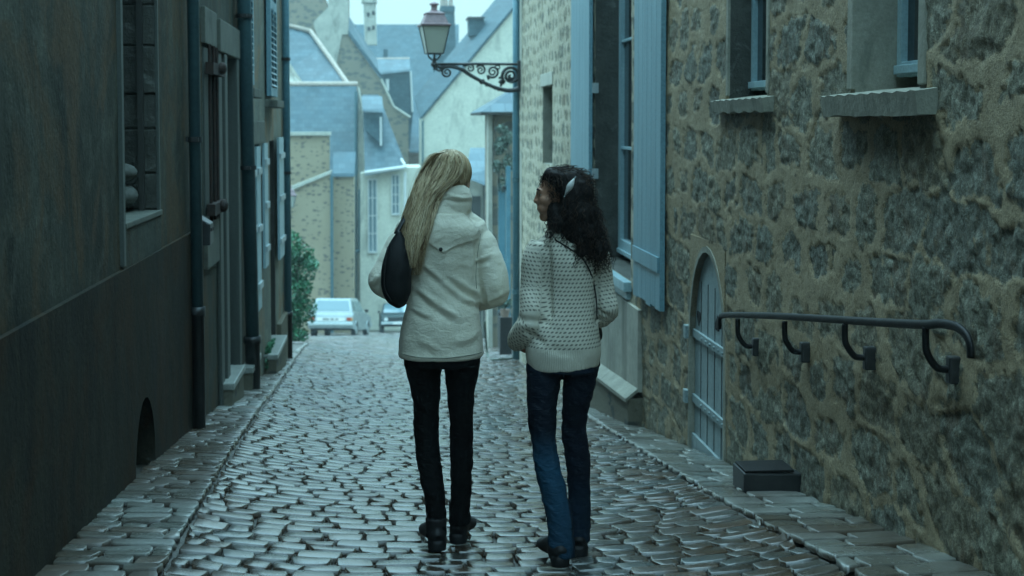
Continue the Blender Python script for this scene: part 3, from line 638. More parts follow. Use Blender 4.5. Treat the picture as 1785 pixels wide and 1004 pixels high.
mb = MB(); mb.prism([(LW+.014, wA[0]-.03, wA[2]-.032), (LW+.014, wA[1]+.03, wA[2]-.032), (LW+.014, wA[1]+.03, zc-.02), (LW+.014, wA[0]-.03, zc-.02)], (-.01, 0, 0)); mb.build('sill_apron', MT['lime_mid'], hA)
for (dy, dz, ry, lab) in ((-.55, .085, .15, 'pale rounded sack lying on the deep sill, lower of two'), (-.62, .21, .12, 'smaller pale rounded sack on top of the other on the sill')):
    mb = MB(); mb.ball((LW-.16, wA[1]-.16, wA[2]+dz), (.085, ry, .065 if dz < .1 else .05), 16, 10)
    o = mb.build('sack', MT['sackcloth'], None, smooth=True); tag(o, lab, 'sack', 'sacks on the window sill')
def downpipe(par, x, y, ztop, zsplit, zbot, r, mats, tilt=0, collars=()):
    mb = MB(); mb.tube([(x, y-tilt, ztop), (x, y, zsplit)], [r]*2, 14, hint=(1, 0, 0)); o = mb.build('drainpipe', mats[0], par, smooth=True)
    mb = MB(); mb.tube([(x, y, zsplit+.02), (x, y, zsplit-.04), (x, y, zsplit-.041), (x, y+.0, zbot)], [r*1.28, r*1.28, r*1.1, r*1.12], 14, hint=(1, 0, 0)); mb.build('pipe_foot', mats[1], o, smooth=True)
    for z in collars:
        yy = y-tilt*(z-zsplit)/(ztop-zsplit)
        mb = MB(); mb.tube([(x, yy, z), (x, yy, z-.035)], [r*1.22]*2, 14, hint=(1, 0, 0)); mb.box(x-.07*(1 if x < 0 else -1), x, yy-.012, yy+.012, z-.03, z); mb.box(x-.01, x+.03, yy-r*2.0, yy-r*1.1, z-.03, z-.005); mb.build('pipe_clip', MT['iron'], o)
    return o
hB = thing('grey_house', 'second house on the left with rusty barred window and tall stone door frame', 'house', (LW, 10, -2))
p = aX(343, 540, LW+.05); downpipe(hA, LW+.055, float(p[1]), 5.5, float(p[2]), float(np.interp(p[1], _Ly, _Lz))-.05, .037, (MT['pipe'], MT['iron']), .12, (zL(343, 237), 1.6))
YF = Y2
# openings of the second house
wB = (yL(353, py=200), yL(372, py=200), zL(362, 385), zL(362, 80)); dB = (yL(388, py=300), yL(406, py=300), zL(398, 652), zL(390, 97))
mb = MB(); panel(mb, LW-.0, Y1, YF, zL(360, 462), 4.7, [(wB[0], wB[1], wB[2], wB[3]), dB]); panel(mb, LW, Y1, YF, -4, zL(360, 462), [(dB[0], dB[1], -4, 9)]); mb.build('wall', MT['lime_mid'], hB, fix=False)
mb = MB(); mb.box(LW-.8, LW-5, Y1, YF, -4, 4.6); mb.build('rear_wall', MT['lime_mid'], hB); slab_roof(hB, Y1+.01, YF, 4.7)
mb = MB(); reveal(mb, *wB, LW, LW-.2, .03, side=-1); mb.box(LW-.2, LW-.23, wB[0]-.03, wB[1]+.03, wB[2]-.03, wB[3]); mb.build('window_reveal', MT['wood_dk'], hB)
mb = MB(); mb.box(LW+.03, LW-.02, wB[0]-.03, wB[1]+.02, wB[3]+.002, wB[3]+.25); mb.build('lintel', MT['stone_mid'], hB, bevel=.008)
mb = MB(); mb.box(LW+.03, LW-.05, wB[0]-.03, wB[1]+.04, wB[2]-.32, wB[2]-.002); mb.build('sill', MT['stone_mid'], hB, bevel=.01)
mb = MB(); mb.box(LW+.01, LW-.03, wB[0]+.02, wB[0]+.30, wB[2]+.0, wB[3]-.02); mb.box(LW+.03, LW, wB[0]+.36, wB[0]+.42, wB[2], wB[3]); mb.build('shutter', MT['wood_gy'], hB, bevel=.006)
mb = MB()
for q in (.12, .34, .5): mb.tube([(LW+.035, wB[0]+q, wB[2]-.0), (LW+.035, wB[0]+q, wB[3]-.0)], [.011]*2, 8, hint=(1, 0, 0))
for z in (zL(360, 118), zL(360, 362)): mb.box(LW+.02, LW+.075, wB[0]+.02, wB[0]+.68, z-.05, z+.03); mb.ball((LW+.09, wB[0]+.35, z), (.035, .05, .045), 10, 8)
mb.build('window_bars', MT['rust'], hB)
o = thing('letter_box', 'small dark iron letter box hanging under the barred window on the left', 'letter box', (LW+.05, 9.4, -.7))
mb = MB(); q = aX(359, 402, LW+.06); mb.prism([(LW+.02, q[1]-.1, q[2]-.09), (LW+.10, q[1]-.1, q[2]-.09), (LW+.10, q[1]-.1, q[2]+.05), (LW+.02, q[1]-.1, q[2]+.10)], (0, .18, 0)); mb.build('box_body', MT['iron'], o, bevel=.01)
mb = MB(); mb.box(LW+.101, LW+.105, q[1]-.07, q[1]+.05, q[2]+.0, q[2]+.02); mb.build('slot', MT['rust'], o)
# door frame, lintel, door, steps
a, b, c, d = dB
mb = MB(); mb.box(LW+.05, LW-.03, a-.42, b+.18, d+.002, d+.24); mb.build('door_lintel', MT['stone_mid'], hB, bevel=.01)
mb = MB(); mb.box(LW+.045, LW-.2, a-.16, a-.0, c-.3, d); mb.box(LW+.03, LW, a-.40, a-.22, c-.3, d); mb.box(LW+.045, LW-.2, b+.0, b+.14, c-.3, d); mb.build('door_frame', MT['wood_gy'], hB, bevel=.012)
mb = MB(); mb.box(LW-.14, LW-.19, a, b, c, d); dd_ = mb.build('door', MT['wood_dk'], hB)
mb = MB(); mb.box(LW-.125, LW-.14, a+.08, b-.08, c+.12, c+.7); mb.box(LW-.125, LW-.14, a+.08, b-.08, c+.8, d-.1); mb.build('door_panel', MT['wood_dk'], dd_, bevel=.006)
def step(par, px0, px1, pyt, out, h, name='doorstep'):
    y0, y1 = yL(px0, LW+out, pyt), yL(px1, LW+out, pyt); z = float(aX((px0+px1)/2, pyt, LW+out)[2])
    o = MB().box(LW-.2, LW+out, y0, y1, z-.05, z).build(name, MT['stone_lt'], par, bevel=.008); MB().box(LW-.2, LW+out-.015, y0+.015, y1, z-h, z-.051).build('step_riser', MT['rub_base'], o); return o
step(hB, 408, 428, 652, .11, .5)
# third house
hC = thing('shuttered_house', 'paler left house with louvred shutters above and pale blue ones below', 'house', (LW, 14, -2.6))
p = aX(437, 590, LW+.06); downpipe(hB, LW+.075, float(p[1]), 4.6, float(p[2]), float(np.interp(p[1], _Ly, _Lz))-.05, .058, (MT['pipe'], MT['iron']), .9, (zL(430, 285), .9))
wC = [(yL(441, py=300), yL(452, py=300), zL(445, 545), zL(440, 252)), (yL(470, py=300), yL(478, py=300), zL(474, 600), zL(474, 245))]
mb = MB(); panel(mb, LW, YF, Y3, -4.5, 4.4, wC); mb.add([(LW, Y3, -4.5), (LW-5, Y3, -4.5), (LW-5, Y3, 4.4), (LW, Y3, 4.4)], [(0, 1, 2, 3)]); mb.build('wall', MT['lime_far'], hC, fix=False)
mb = MB(); mb.box(LW-.8, LW-5, YF, Y3-.03, -4, 4.3); mb.build('rear_wall', MT['lime_mid'], hC); slab_roof(hC, YF+.01, Y3, 4.4)
mb = MB()
for h in wC: reveal(mb, *h, LW, LW-.22, .03, side=-1); mb.box(LW-.22, LW-.25, h[0]-.03, h[1]+.03, h[2]-.03, h[3]+.03)
mb.build('opening_reveal', MT['wood_dk'], hC)
def louvre(px0, px1, py0, ztop, par):
    a, b = yL(px0, LW+.04, 100), yL(px1, LW+.04, 100); c = zL((px0+px1)/2, py0, LW+.04); w = MB(); f = .07; s = LW+.02
    w.box(s, s+.045, a, a+f, c, ztop); w.box(s, s+.045, b-f, b, c, ztop); w.box(s, s+.045, (a+b)/2-.03, (a+b)/2+.03, c, ztop)
    for zz in np.arange(c, ztop, .9): w.box(s, s+.045, a+f, b-f, zz, zz+.09)
    o = w.build('louvred_shutter', MT['blue'], par)
    z = c+.12; w = MB()
    while z < ztop:
        if (z-c) % .9 > .1: w.add([(s+.05, a+f, z-.018), (s+.05, b-f, z-.018), (s+.008, b-f, z+.022), (s+.008, a+f, z+.022), (s+.055, a+f, z-.014), (s+.055, b-f, z-.014), (s+.013, b-f, z+.026), (s+.013, a+f, z+.026)], [(0, 1, 2, 3), (4, 5, 6, 7), (0, 1, 5, 4), (2, 3, 7, 6)])
        z += .062
    w.build('slats', MT['blue_lt'], o)
    MB().box(s-.01, s+.003, a+f*.5, b-f*.5, c, ztop).build('backing', MT['rubber'], o)
    MB().box(LW-.02, LW+.13, a-.02, b+.06, c-.12, c-.04).build('shutter_sill', MT['stone_mid'], par, bevel=.01)
    return o
louvre(424, 438, 146, 2.6, hC); louvre(468, 479, 168, 2.6, hC)
for px0, px1, py0, py1 in ((436, 440, 262, 540), (443, 450, 256, 548), (457, 463, 250, 470), (483, 491, 240, 455)):
    a, b = yL(px0, LW+.03, 300), yL(px1, LW+.03, 300); mb = MB(); zb, zt = zL(px0, py1, LW+.03), zL(px0, py0, LW+.03); nn = 4
    for k in range(nn): mb.box(LW+.03, LW+.055, a+(b-a)*k/nn+.002, a+(b-a)*(k+1)/nn-.002, zb, zt)
    o = mb.build('blue_shutter', MT['blue_lt'], hC)
    for t in (.15, .5, .85): MB().box(LW+.055, LW+.075, a+.02, b-.02, zb+(zt-zb)*t-.03, zb+(zt-zb)*t+.03).build('strap', MT['lead2'], o)
mb = MB(); mb.box(LW+.05, LW-.02, wC[0][0]-.4, wC[0][1]+.1, wC[0][3]+.002, wC[0][3]+.22); mb.build('lintel', MT['stone_mid'], hC, bevel=.01)
step(hC, 441, 456, 628, .10, .4); step(hC, 484, 501, 601, .14, .4)
mb = MB(); mb.box(LW-.02, LW+.05, yL(480), Y3-.02, -4, zL(485, 560)); mb.build('dark_plinth', MT['rub_base'], hC, bevel=.01)
downpipe(hC, LW+.05, Y3-.12, 4.3, zL(490, 555), -3.1, .045, (MT['pipe_b'], MT['iron']), 0, (zL(490, 100), zL(490, 300)))
# moss at the foot
def leaves(name, cs, n, sz, mat, parent=None, seed=1, flat=0, label=None):
    r = np.random.default_rng(seed); V = []; Fc = []; T = []; k = 0
    for c, rad, m_ in cs:
        for _ in range(int(n*m_)):
            d = r.normal(size=3); d /= np.linalg.norm(d); p = np.array(c)+d*np.array(rad)*r.uniform(.35, 1.05)**.6
            a = r.normal(size=3); a /= np.linalg.norm(a); b = np.cross(a, r.normal(size=3)); b /= np.linalg.norm(b); s = sz*r.uniform(.6, 1.5)
            V += [p-a*s, p+b*s*.45, p+a*s, p-b*s*.45]; Fc.append((k, k+1, k+2, k+3)); k += 4; t = np.clip(r.uniform(0, 1)*.7+.3*(d[2]*.5+.5), 0, 1); T += [t]*4
    me = bpy.data.meshes.new(name); me.from_pydata([tuple(v) for v in V], [], Fc); me.materials.append(mat); setattr_f(me, 'tone', T); me.update(); return link(name, me, parent, label)
ms = [((LW+.03, yL(462, LW, 600)+i*.25, float(np.interp(yL(462)+i*.25, _Ly, _Lz))+.15), (.03, .2, .17), 1) for i in range(4)]
tag(leaves('moss', ms, 500, .018, MT['leaf'], seed=8), 'green moss growing at the wet foot of the pale left wall', 'moss', kind='stuff')
# ================================================================== BEYOND THE STREET
def pY(pts, Y): return [aY(x, y, Y) for x, y in pts]
def pxY(pts): return [aY(x, y, Y) for x, y, Y in pts]
# bush on the left past the last house
bs = thing('climbing_shrub', 'bright green climbing shrub past the last house on the left', 'shrub', (-1.9, 24.5, -4))
st = MB(); st_r = random.Random(3)
for i in range(9):
    x = -1.95+st_r.uniform(-.2, .35); y = 24.6+st_r.uniform(-.3, .5); z0 = float(gz(x, y))-.05
    st.tube([(x, y, z0), (x+st_r.uniform(-.1, .15), y, z0+.8), (x+st_r.uniform(-.2, .4), y+.1, z0+1.7)], [.02, .014, .006], 6, hint=(1, 0, 0), res=3)
st.build('stem', MT['wood_dk'], bs)
cl = [(aY(x, y, 24.5+dy), (rx, .35, rz), w) for x, y, dy, rx, rz, w in ((510, 430, 0, .20, .28, 1), (520, 470, .2, .36, .30, 1.6), (545, 462, 0, .12, .10, .35), (515, 510, 0, .27, .32, 1.4), (508, 555, 0, .20, .30, 1.2), (520, 585, -.1, .20, .14, .7), (500, 480, .3, .3, .5, 1.5), (502, 412, .2, .13, .14, .5), (536, 500, 0, .1, .14, .3), (497, 560, 0, .2, .4, .8), (530, 445, .2, .2, .2, .6), (530, 540, .1, .25, .3, 1))]
leaves('foliage', cl, 520, .034, MT['leaf'], bs, 4)

# wall E (left part lower, sloped coping) + wall D above + right part
wE = thing('retaining_wall', 'tall beige rubble wall with sloping pale coping behind the white hatchback', 'wall', tuple(aY(560, 575, 62)))
mb = MB(); mb.prism(pY([(380, 620), (380, 361), (495, 338), (576, 304), (580, 620)], 62), (0, .6, 0)); mb.build('wall', MT['rub_far'], wE)
mb = MB(); mb.prism(pY([(380, 361), (495, 337), (576, 303), (578, 297), (495, 330), (380, 353)], 61.85), (0, .9, 0)); mb.build('coping', MT['coping'], wE)
mb = MB(); mb.tube(pY([(578, 305), (579, 580)], 61.8), [.07]*2, 8, hint=(1, 0, 0)); mb.build('drainpipe', MT['pipe'], wE)
wF_ = thing('beige_house', 'narrow beige rubble house end between the drainpipe and the cream house', 'house', tuple(aY(600, 575, 63)))
mb = MB(); mb.prism(pY([(581, 620), (581, 308), (617, 308), (617, 620)], 63), (0, 2, 0)); mb.build('wall', MT['rub_far'], wF_)
mb = MB(); mb.prism(pxY([(580, 308, 62.8), (618, 308, 62.8), (620, 270, 65.5), (581, 270, 65.5)]), (0, .1, .15)); mb.build('roof', MT['slate'], wF_)
wD = thing('garden_wall', 'square beige rubble wall with flat pale coping under the long slate roof', 'wall', tuple(aY(540, 320, 66)))
mb = MB(); mb.prism(pY([(380, 620), (380, 235), (574, 235), (574, 620)], 66), (0, .6, 0)); mb.build('wall', MT['rub_far'], wD)
mb = MB(); mb.prism(pY([(380, 230), (576, 230), (576, 236), (380, 236)], 65.8), (0, 1.0, 0)); mb.build('coping', MT['coping'], wD)
wl = thing('wall_lantern', 'small far wall lantern with reddish cap on the beige wall at left', 'street lamp', tuple(aY(506, 345, 60)))
def lantern(par, base, s, cap_mat, glass_mat, frame_mat, rot=0):
    """base = underside of glass body, s = glass height"""
    B = np.array(base, float); cs, sn = math.cos(rot), math.sin(rot)
    def ring(h, r): return [B+np.array([(x*cs-y*sn)*r, (x*sn+y*cs)*r, h]) for x, y in ((-1, -1), (1, -1), (1, 1), (-1, 1))]
    def fr(levels):
        m = MB(); vs = [];
        for h, r in levels: vs += ring(h, r)
        fs = [(4*i+k, 4*i+(k+1) % 4, 4*i+4+(k+1) % 4, 4*i+4+k) for i in range(len(levels)-1) for k in range(4)]+[(3, 2, 1, 0), tuple(range(4*len(levels)-4, 4*len(levels)))]
        m.add(vs, fs); return m
    r0, r1 = .30*s, .50*s
    fr([(0.01*s, r0*.97), (s*.99, r1*.97)]).build('glass', glass_mat, par)
    m = MB(); a, b = ring(0, r0), ring(s, r1)
    for k in range(4): m.tube([a[k], b[k]], [.020*s]*2, 6, hint=(.3, 1, 0)); m.tube([a[k], a[(k+1) % 4]], [.022*s]*2, 6, hint=(.1, .2, 1)); m.tube([b[k], b[(k+1) % 4]], [.03*s]*2, 6, hint=(.1, .2, 1))
    m.build('lamp_frame', frame_mat, par)
    m = fr([(s, r1*1.10), (s*1.06, r1*1.12), (s*1.09, r1*.93), (s*1.42, r1*.66), (s*1.45, r1*.72), (s*1.48, r1*.70), (s*1.52, r1*.45), (s*1.58, r1*.28)])
    m.tube([B+(0, 0, s*1.56), B+(0, 0, s*1.66), B+(0, 0, s*1.76), B+(0, 0, s*1.80), B+(0, 0, s*1.84), B+(0, 0, s*1.90)], [.13*s, .11*s, .12*s, .19*s, .17*s, .05*s], 12, hint=(1, 0, 0)); m.build('lamp_cap', cap_mat, par)
    return ring(0, r0)
bq = aY(506, 361, 60); lantern(wl, bq, .52, MT['lead'], MT['lglass'], MT['iron'])
mb = MB(); mb.tube([bq+(0, 0, 0), bq+(0, .1, -.2), bq+(0, 1.9, -.35)], [.03]*3, 6, hint=(1, 0, 0)); mb.tube([bq+(0, .0, -.15), bq+(0, .4, -.5), bq+(0, 1.9, -.6)], [.025]*3, 6, hint=(1, 0, 0), res=3); mb.build('lamp_arm', MT['iron'], wl)
# house C slate roof
hH = thing('long_slate_house', 'house with long blue slate roof and pale ridge tiles above the beige walls', 'house', tuple(aY(560, 300, 70)))
mb = MB(); mb.prism(pxY([(380, 305, 69), (618, 305, 69), (622, 148, 74), (380, 148, 74)]), (0, .15, .2)); mb.build('roof', MT['slate'], hH)
mb = MB(); mb.tube(pxY([(380, 147, 74), (623, 147, 74)]), [.16]*2, 8, hint=(0, 0, 1)); mb.build('ridge_tiles', MT['tile'], hH)
mb = MB(); mb.prism(pY([(380, 640), (380, 306), (616, 306), (616, 640)], 69.5), (0, 3, 0)); mb.build('wall', MT['rub_far'], hH)
mb = MB(); mb.prism(pxY([(624, 150, 69), (630, 185, 69), (640, 330, 69), (640, 640, 69), (618, 640, 69), (620, 300, 69)]), (0, 4.5, 0)); mb.build('party_wall', MT['cream2'], hH)
mb = MB(); mb.tube(pY([(621, 160), (621, 300), (619, 312), (619, 600)], 68.8), [.09]*4, 8, hint=(1, 0, 0)); mb.build('drainpipe', MT['pipe'], hH)
mb = MB(); mb.tube(pY([(636, 330), (636, 440)], 68.6), [.07]*2, 8, hint=(1, 0, 0)); mb.tube(pY([(628, 330), (628, 435), (640, 447), (640, 600)], 68.6), [.11]*4, 8, hint=(1, 0, 0)); mb.tube(pY([(646, 447), (636, 436), (612, 440)], 68.5), [.12]*3, 8, hint=(0, 0, 1)); mb.build('drainpipe', MT['pipe'], hH)
# house B: hipped slate with pale ridge line behind
hI = thing('hipped_slate_house', 'house with sagging slate hip roof and curved pale ridge at upper left', 'house', tuple(aY(540, 150, 80)))
mb = MB(); mb.prism(pxY([(380, 46, 84), (497, 44, 84), (541, 56, 84), (560, 85, 82.5), (606, 146, 79), (606, 190, 79), (380, 190, 79)]), (0, .3, .2)); mb.build('roof', MT['slate_wet'], hI)
mb = MB(); mb.tube(pxY([(380, 44, 83.8), (497, 43, 83.8), (541, 54, 83.8), (560, 80, 82.3), (584, 114, 80.6), (607, 147, 78.8)]), [.14]*6, 8, hint=(0, .3, 1)); mb.build('ridge_tiles', MT['tile'], hI)
mb = MB(); mb.prism(pxY([(440, 68, 80.6), (497, 98, 79.4), (532, 150, 78.5), (440, 150, 78.5)]), (0, .5, -.3)); mb.build('gable_wall', MT['cream2'], hI)
mb = MB(); mb.prism(pY([(380, 640), (380, 170), (604, 170), (604, 640)], 80), (0, 4, 0)); mb.build('wall', MT['cream2'], hI)
# stone gable A
hJ = thing('tall_stone_house', 'tall grey stone gable house behind the slate roofs at left', 'house', tuple(aY(600, 200, 88)))
A_ = [(380, -260), (480, -140), (566, -5), (572, 10), (572, -60), (607, -60), (607, 62), (665, 140), (684, 185), (712, 203), (712, 640), (380, 640)]
mb = MB(); mb.prism(pY(A_, 88), (0, 3, 0)); mb.build('gable_wall', MT['rub_grey'], hJ)
mb = MB(); mb.prism(pY([(572, 12), (572, -80), (607, -80), (607, 60), (596, 60), (580, 150), (560, 82), (545, 40)], 87.9), (0, .08, 0)); mb.build('chimney_breast', MT['cream2'], hJ, label='smooth rendered chimney breast')
mb = MB(); mb.prism(pxY([(607, 30, 90), (607, 62, 88), (661, 133, 88), (658, 108, 92)]), (0, .1, .15)); mb.prism(pxY([(566, -8, 88), (380, -275, 88), (400, -275, 94), (572, -22, 94)]), (0, .1, .15)); mb.prism(pY([(607, 60), (665, 138), (668, 134), (607, 52)], 87.8), (0, .4, 0)); mb.build('roof', MT['slate_wet'], hJ)
mb = MB(); mb.tube(pY([(664, 138), (686, 186), (715, 205)], 87.8), [.09]*3, 6, hint=(0, 1, 0)); mb.build('verge', MT['coping'], hJ)
mb = MB()
for k, (x, y) in enumerate(((676, 214),)): pass
# house F (cream) with dormer
hK = thing('cream_dormer_house', 'cream house with slate roof and tall narrow dormer left of the women', 'house', tuple(aY(665, 570, 66)))
wins = [((643, 314), (656, 438)), ((684, 306), (695, 372))]
mb = MB(); mb.prism(pY([(628, 640), (628, 302), (708, 292), (735, 292), (735, 640)], 67), (0, 5, 0)); mb.build('wall', MT['cream'], hK)
for (x0, y0), (x1, y1) in wins:
    a, b = aY(x0, y0, 66.9), aY(x1, y1, 66.9); f = MB(); w = .06
    f.box(a[0]-w, b[0]+w, 66.9, 66.97, a[2], a[2]+w); f.box(a[0]-w, b[0]+w, 66.88, 66.97, b[2]-w*1.5, b[2]); f.box(a[0]-w, a[0], 66.9, 66.97, b[2], a[2]); f.box(b[0], b[0]+w, 66.9, 66.97, b[2], a[2]); c_ = (a[0]+b[0])/2
    f.box(c_-.025, c_+.025, 66.9, 66.96, b[2], a[2])
    for t in (.25, .5, .75): z = b[2]+(a[2]-b[2])*t; f.box(a[0], b[0], 66.91, 66.96, z-.02, z+.02)
    o = f.build('window', MT['white'], hK); MB().box(a[0], b[0], 66.965, 66.99, b[2], a[2]).build('pane', MT['carglass'], o)
mb = MB(); mb.prism(pxY([(636, 306, 66.5), (708, 294, 66.5), (664, 225, 70), (660, 170, 70.2), (632, 170, 70.2)]), (0, .15, .15)); mb.build('roof', MT['slate_wet'], hK)
mb = MB(); mb.tube(pY([(636, 301), (708, 291)], 66.3), [.09]*2, 8, hint=(0, 0, 1)); mb.tube(pxY([(706, 288, 66.4), (675, 240, 69.5)]), [.07]*2, 6, hint=(0, 0, 1)); mb.build('gutter', MT['white'], hK)
mb = MB(); mb.tube(pY([(706, 300), (706, 560)], 66.6), [.07]*2, 8, hint=(1, 0, 0)); mb.build('drainpipe', MT['white'], hK)
mb = MB(); mb.prism(pY([(634, 196), (667, 196), (667, 255), (636, 225)], 67.4), (0, 3, 0)); dm = mb.build('dormer', MT['slate'], hK)
mb = MB(); mb.prism(pxY([(632, 193, 67.1), (668, 193, 67.1), (666, 171, 69), (630, 171, 69)]), (0, .12, .1)); mb.build('dormer_roof', MT['slate_wet'], dm)
mb = MB(); mb.box(*sorted((aY(662, 200, 67.3)[0], aY(665.5, 200, 67.3)[0])), 67.3, 67.38, aY(664, 254, 67.3)[2], aY(664, 204, 67.3)[2]); mb.build('dormer_post', MT['white'], dm)
# house G with slate-hung dormer wing
hL = thing('slate_hung_house', 'slate hung house wing with pale ridge between stone gable and big roof', 'house', tuple(aY(690, 200, 96)))
mb = MB(); mb.prism(pY([(660, 128), (714, 124), (719, 196), (700, 200), (684, 183)], 96), (0, 4, 0)); mb.prism(pY([(670, 180), (720, 195), (720, 640), (670, 640)], 97), (0, 4, 0)); mb.build('wall', MT['slate'], hL)
mb = MB(); mb.prism(pxY([(657, 130, 95.8), (715, 124, 95.8), (714, 104, 98), (650, 104, 98)]), (0, .15, .15)); mb.build('roof', MT['slate_wet'], hL)
mb = MB(); mb.tube(pY([(650, 104), (714, 103)], 98), [.13]*2, 8, hint=(0, 0, 1)); mb.build('ridge_tiles', MT['tile'], hL)
mb = MB(); mb.tube(pY([(716, 124), (719, 195)], 95.8), [.07]*2, 6, hint=(1, 0, 0)); mb.build('verge_board', MT['white'], hL); mb = MB(); mb.tube(pY([(675, 138), (676, 158)], 95.7), [.12, .10], 8, hint=(1, 0, 0)); mb.build('vent_pipe', MT['white'], hL)
# big roof H
hM = thing('large_slate_roof_house', 'large far house whose plain blue slate roof fills the skyline', 'house', tuple(aY(730, 200, 118)))
mb = MB(); mb.prism(pxY([(600, 240, 112), (800, 240, 112), (800, 46, 122), (618, 46, 122)]), (0, .2, .2)); mb.build('roof', MT['slate'], hM)
mb = MB(); mb.prism(pY([(600, 640), (600, 235), (810, 235), (810, 640)], 113), (0, 8, 0)); mb.build('wall', MT['cream2'], hM)
mb = MB(); mb.prism(pY([(633, 0), (655, 0), (657, 78), (636, 78)], 114), (0, 1.2, 0)); mb.prism(pY([(630, -6), (657, -6), (657, 4), (630, 4)], 113.8), (0, 1.6, 0)); mb.prism(pY([(634, -30), (640, -30), (641, -6), (633, -6)], 114.2), (0, .6, 0)); mb.prism(pY([(647, -30), (653, -30), (654, -6), (646, -6)], 114.2), (0, .6, 0)); mb.build('chimney', MT['cream2'], hM)
for x, y in ((642, 25), (651, 22), (643, 50), (651, 48)):
    q = aY(x, y, 113.95); mb = MB(); mb.box(q[0]-.12, q[0]+.12, 113.93, 114.0, q[2]-.16, q[2]+.16); mb.build('chimney_vent', MT['rubber'], hM)
mb = MB(); mb.prism(pY([(668, 86), (676, 86), (676, 104), (668, 104)], 113), (0, .8, 0)); mb.build('roof_vent', MT['slate'], hM)
hN = thing('slate_gable_tower', 'bluish chimney stack behind the hanging street lamp', 'chimney', tuple(aY(780, 100, 108)))
mb = MB(); mb.prism(pY([(770, 14), (792, 14), (795, 90), (760, 240), (755, 90)], 108), (0, 2, 0)); mb.prism(pY([(768, 10), (793, 10), (793, 20), (768, 20)], 107.8), (0, 2.4, 0)); mb.build('stack', MT['slate'], hN)
mb = MB(); 
for x in (771, 777, 786): mb.tube(pY([(x, -3), (x, 11)], 108.6), [.16, .19], 8, hint=(1, 0, 0))
mb.build('chimney_pot', MT['tile'], hN)
# K: big cream gable on the right
hO = thing('cream_gable_house', 'large cream gable house with steep slate verge behind the street lamp', 'house', tuple(aY(830, 400, 76)))
mb = MB(); mb.prism(pY([(737, 640), (737, 206), (900, 12), (960, -60), (1120, 130), (1120, 640)], 76), (0, 9, 0)); mb.build('gable_wall', MT['cream'], hO)
mb = MB(); mb.prism(pxY([(733, 209, 75.8), (902, 8, 75.8), (962, -66, 75.8), (920, -66, 84), (722, 172, 84)]), (0, 0, .12)); mb.build('roof', MT['slate'], hO)
mb = MB(); mb.prism(pxY([(962, -66, 75.8), (1124, 128, 75.8), (1100, 128, 84), (920, -66, 84)]), (0, 0, .12)); mb.build('roof', MT['slate'], hO)
mb = MB(); mb.prism(pY([(817, 31), (843, 31), (850, 60), (818, 62)], 80), (0, 1.5, 0)); dm = mb.build('dormer', MT['slate'], hO)
MB().prism(pY([(815, 29), (845, 29), (845, 32), (815, 32)], 79.8), (0, 2, 0)).build('dormer_roof', MT['iron'], dm)
mb = MB(); mb.tube(pY([(737, 210), (737, 420)], 75.7), [.06]*2, 8, hint=(1, 0, 0)); mb.build('drainpipe', MT['pipe'], hO)
hP = thing('slate_narrow_house', 'narrow bluish house squeezed left of the cream gable', 'house', tuple(aY(724, 300, 90)))
mb = MB(); mb.prism(pY([(712, 640), (712, 262), (742, 262), (742, 640)], 90), (0, 4, 0)); mb.build('wall', MT['brick'], hP)
mb = MB(); mb.prism(pxY([(714, 266, 89), (745, 266, 89), (745, 200, 93), (720, 200, 93)]), (0, .15, .15)); mb.build('roof', MT['slate'], hP)
mb = MB(); mb.box(*sorted((aY(716, 300, 89.9)[0], aY(734, 300, 89.9)[0])), 89.85, 89.98, aY(720, 360, 90)[2], aY(720, 285, 90)[2]); mb.build('pane', MT['glass'], hP)
# lean-to roof right of the blonde head
hQ = thing('slate_lean_to', 'low lean to with pale wet slates right of the fair haired head', 'outbuilding', tuple(aY(835, 330, 50)))
mb = MB(); mb.prism(pxY([(812, 310, 49), (847, 324, 49), (853, 300, 50), (852, 262, 53), (820, 262, 53)]), (0, .12, .1)); mb.build('roof', MT['slate_wet'], hQ)
mb = MB(); mb.prism(pY([(806, 640), (806, 308), (856, 318), (856, 640)], 50), (0, 3, 0)); mb.build('wall', MT['cream2'], hQ)
mb = MB(); mb.prism(pY([(820, 640), (820, 342), (838, 342), (838, 640)], 49.9), (0, .08, 0)); mb.prism(pY([(843, 640), (843, 320), (849, 320), (849, 640)], 49.8), (0, .18, 0)); mb.build('doorway', MT['wood_dk'], hQ)
# L: little tower with plants
hT = thing('slate_capped_turret', 'small stone turret with slate pyramid cap beside the blue corner pipe', 'outbuilding', tuple(aY(870, 600, 31)))
mb = MB(); mb.prism(pY([(859, 640), (859, 196), (960, 196), (960, 640)], 31), (0, 2.5, 0)); mb.build('wall', MT['rub_grey'], hT)
mb = MB(); mb.prism(pY([(851, 640), (851, 200), (858, 200), (859, 640)], 30.9), (0, .5, 0)); mb.build('pilaster', MT['cream2'], hT)
b0 = [aY(838, 195, 30.5), aY(975, 195, 30.5), aY(975, 195, 30.5)+np.array([0, 4, 0]), aY(838, 195, 30.5)+np.array([0, 4, 0])]; tp = aY(925, 135, 32)
mb = MB(); mb.add(b0+[tp], [(0, 1, 4), (1, 2, 4), (2, 3, 4), (3, 0, 4), (3, 2, 1, 0)]); mb.build('roof', MT['slate_wet'], hT)
mb = MB(); mb.box(b0[0][0], b0[1][0], 30.45, 34.4, b0[0][2]-.06, b0[0][2]-.005); mb.build('eaves', MT['wood_dk'], hT)
mb = MB(); mb.prism(pY([(869, 590), (869, 320), (881, 320), (881, 590)], 30.6), (0, .1, 0)); mb.prism(pY([(883, 600), (883, 290), (890, 290), (890, 600)], 29.9), (0, .2, 0)); mb.build('blue_door', MT['pipe_b'], hT)
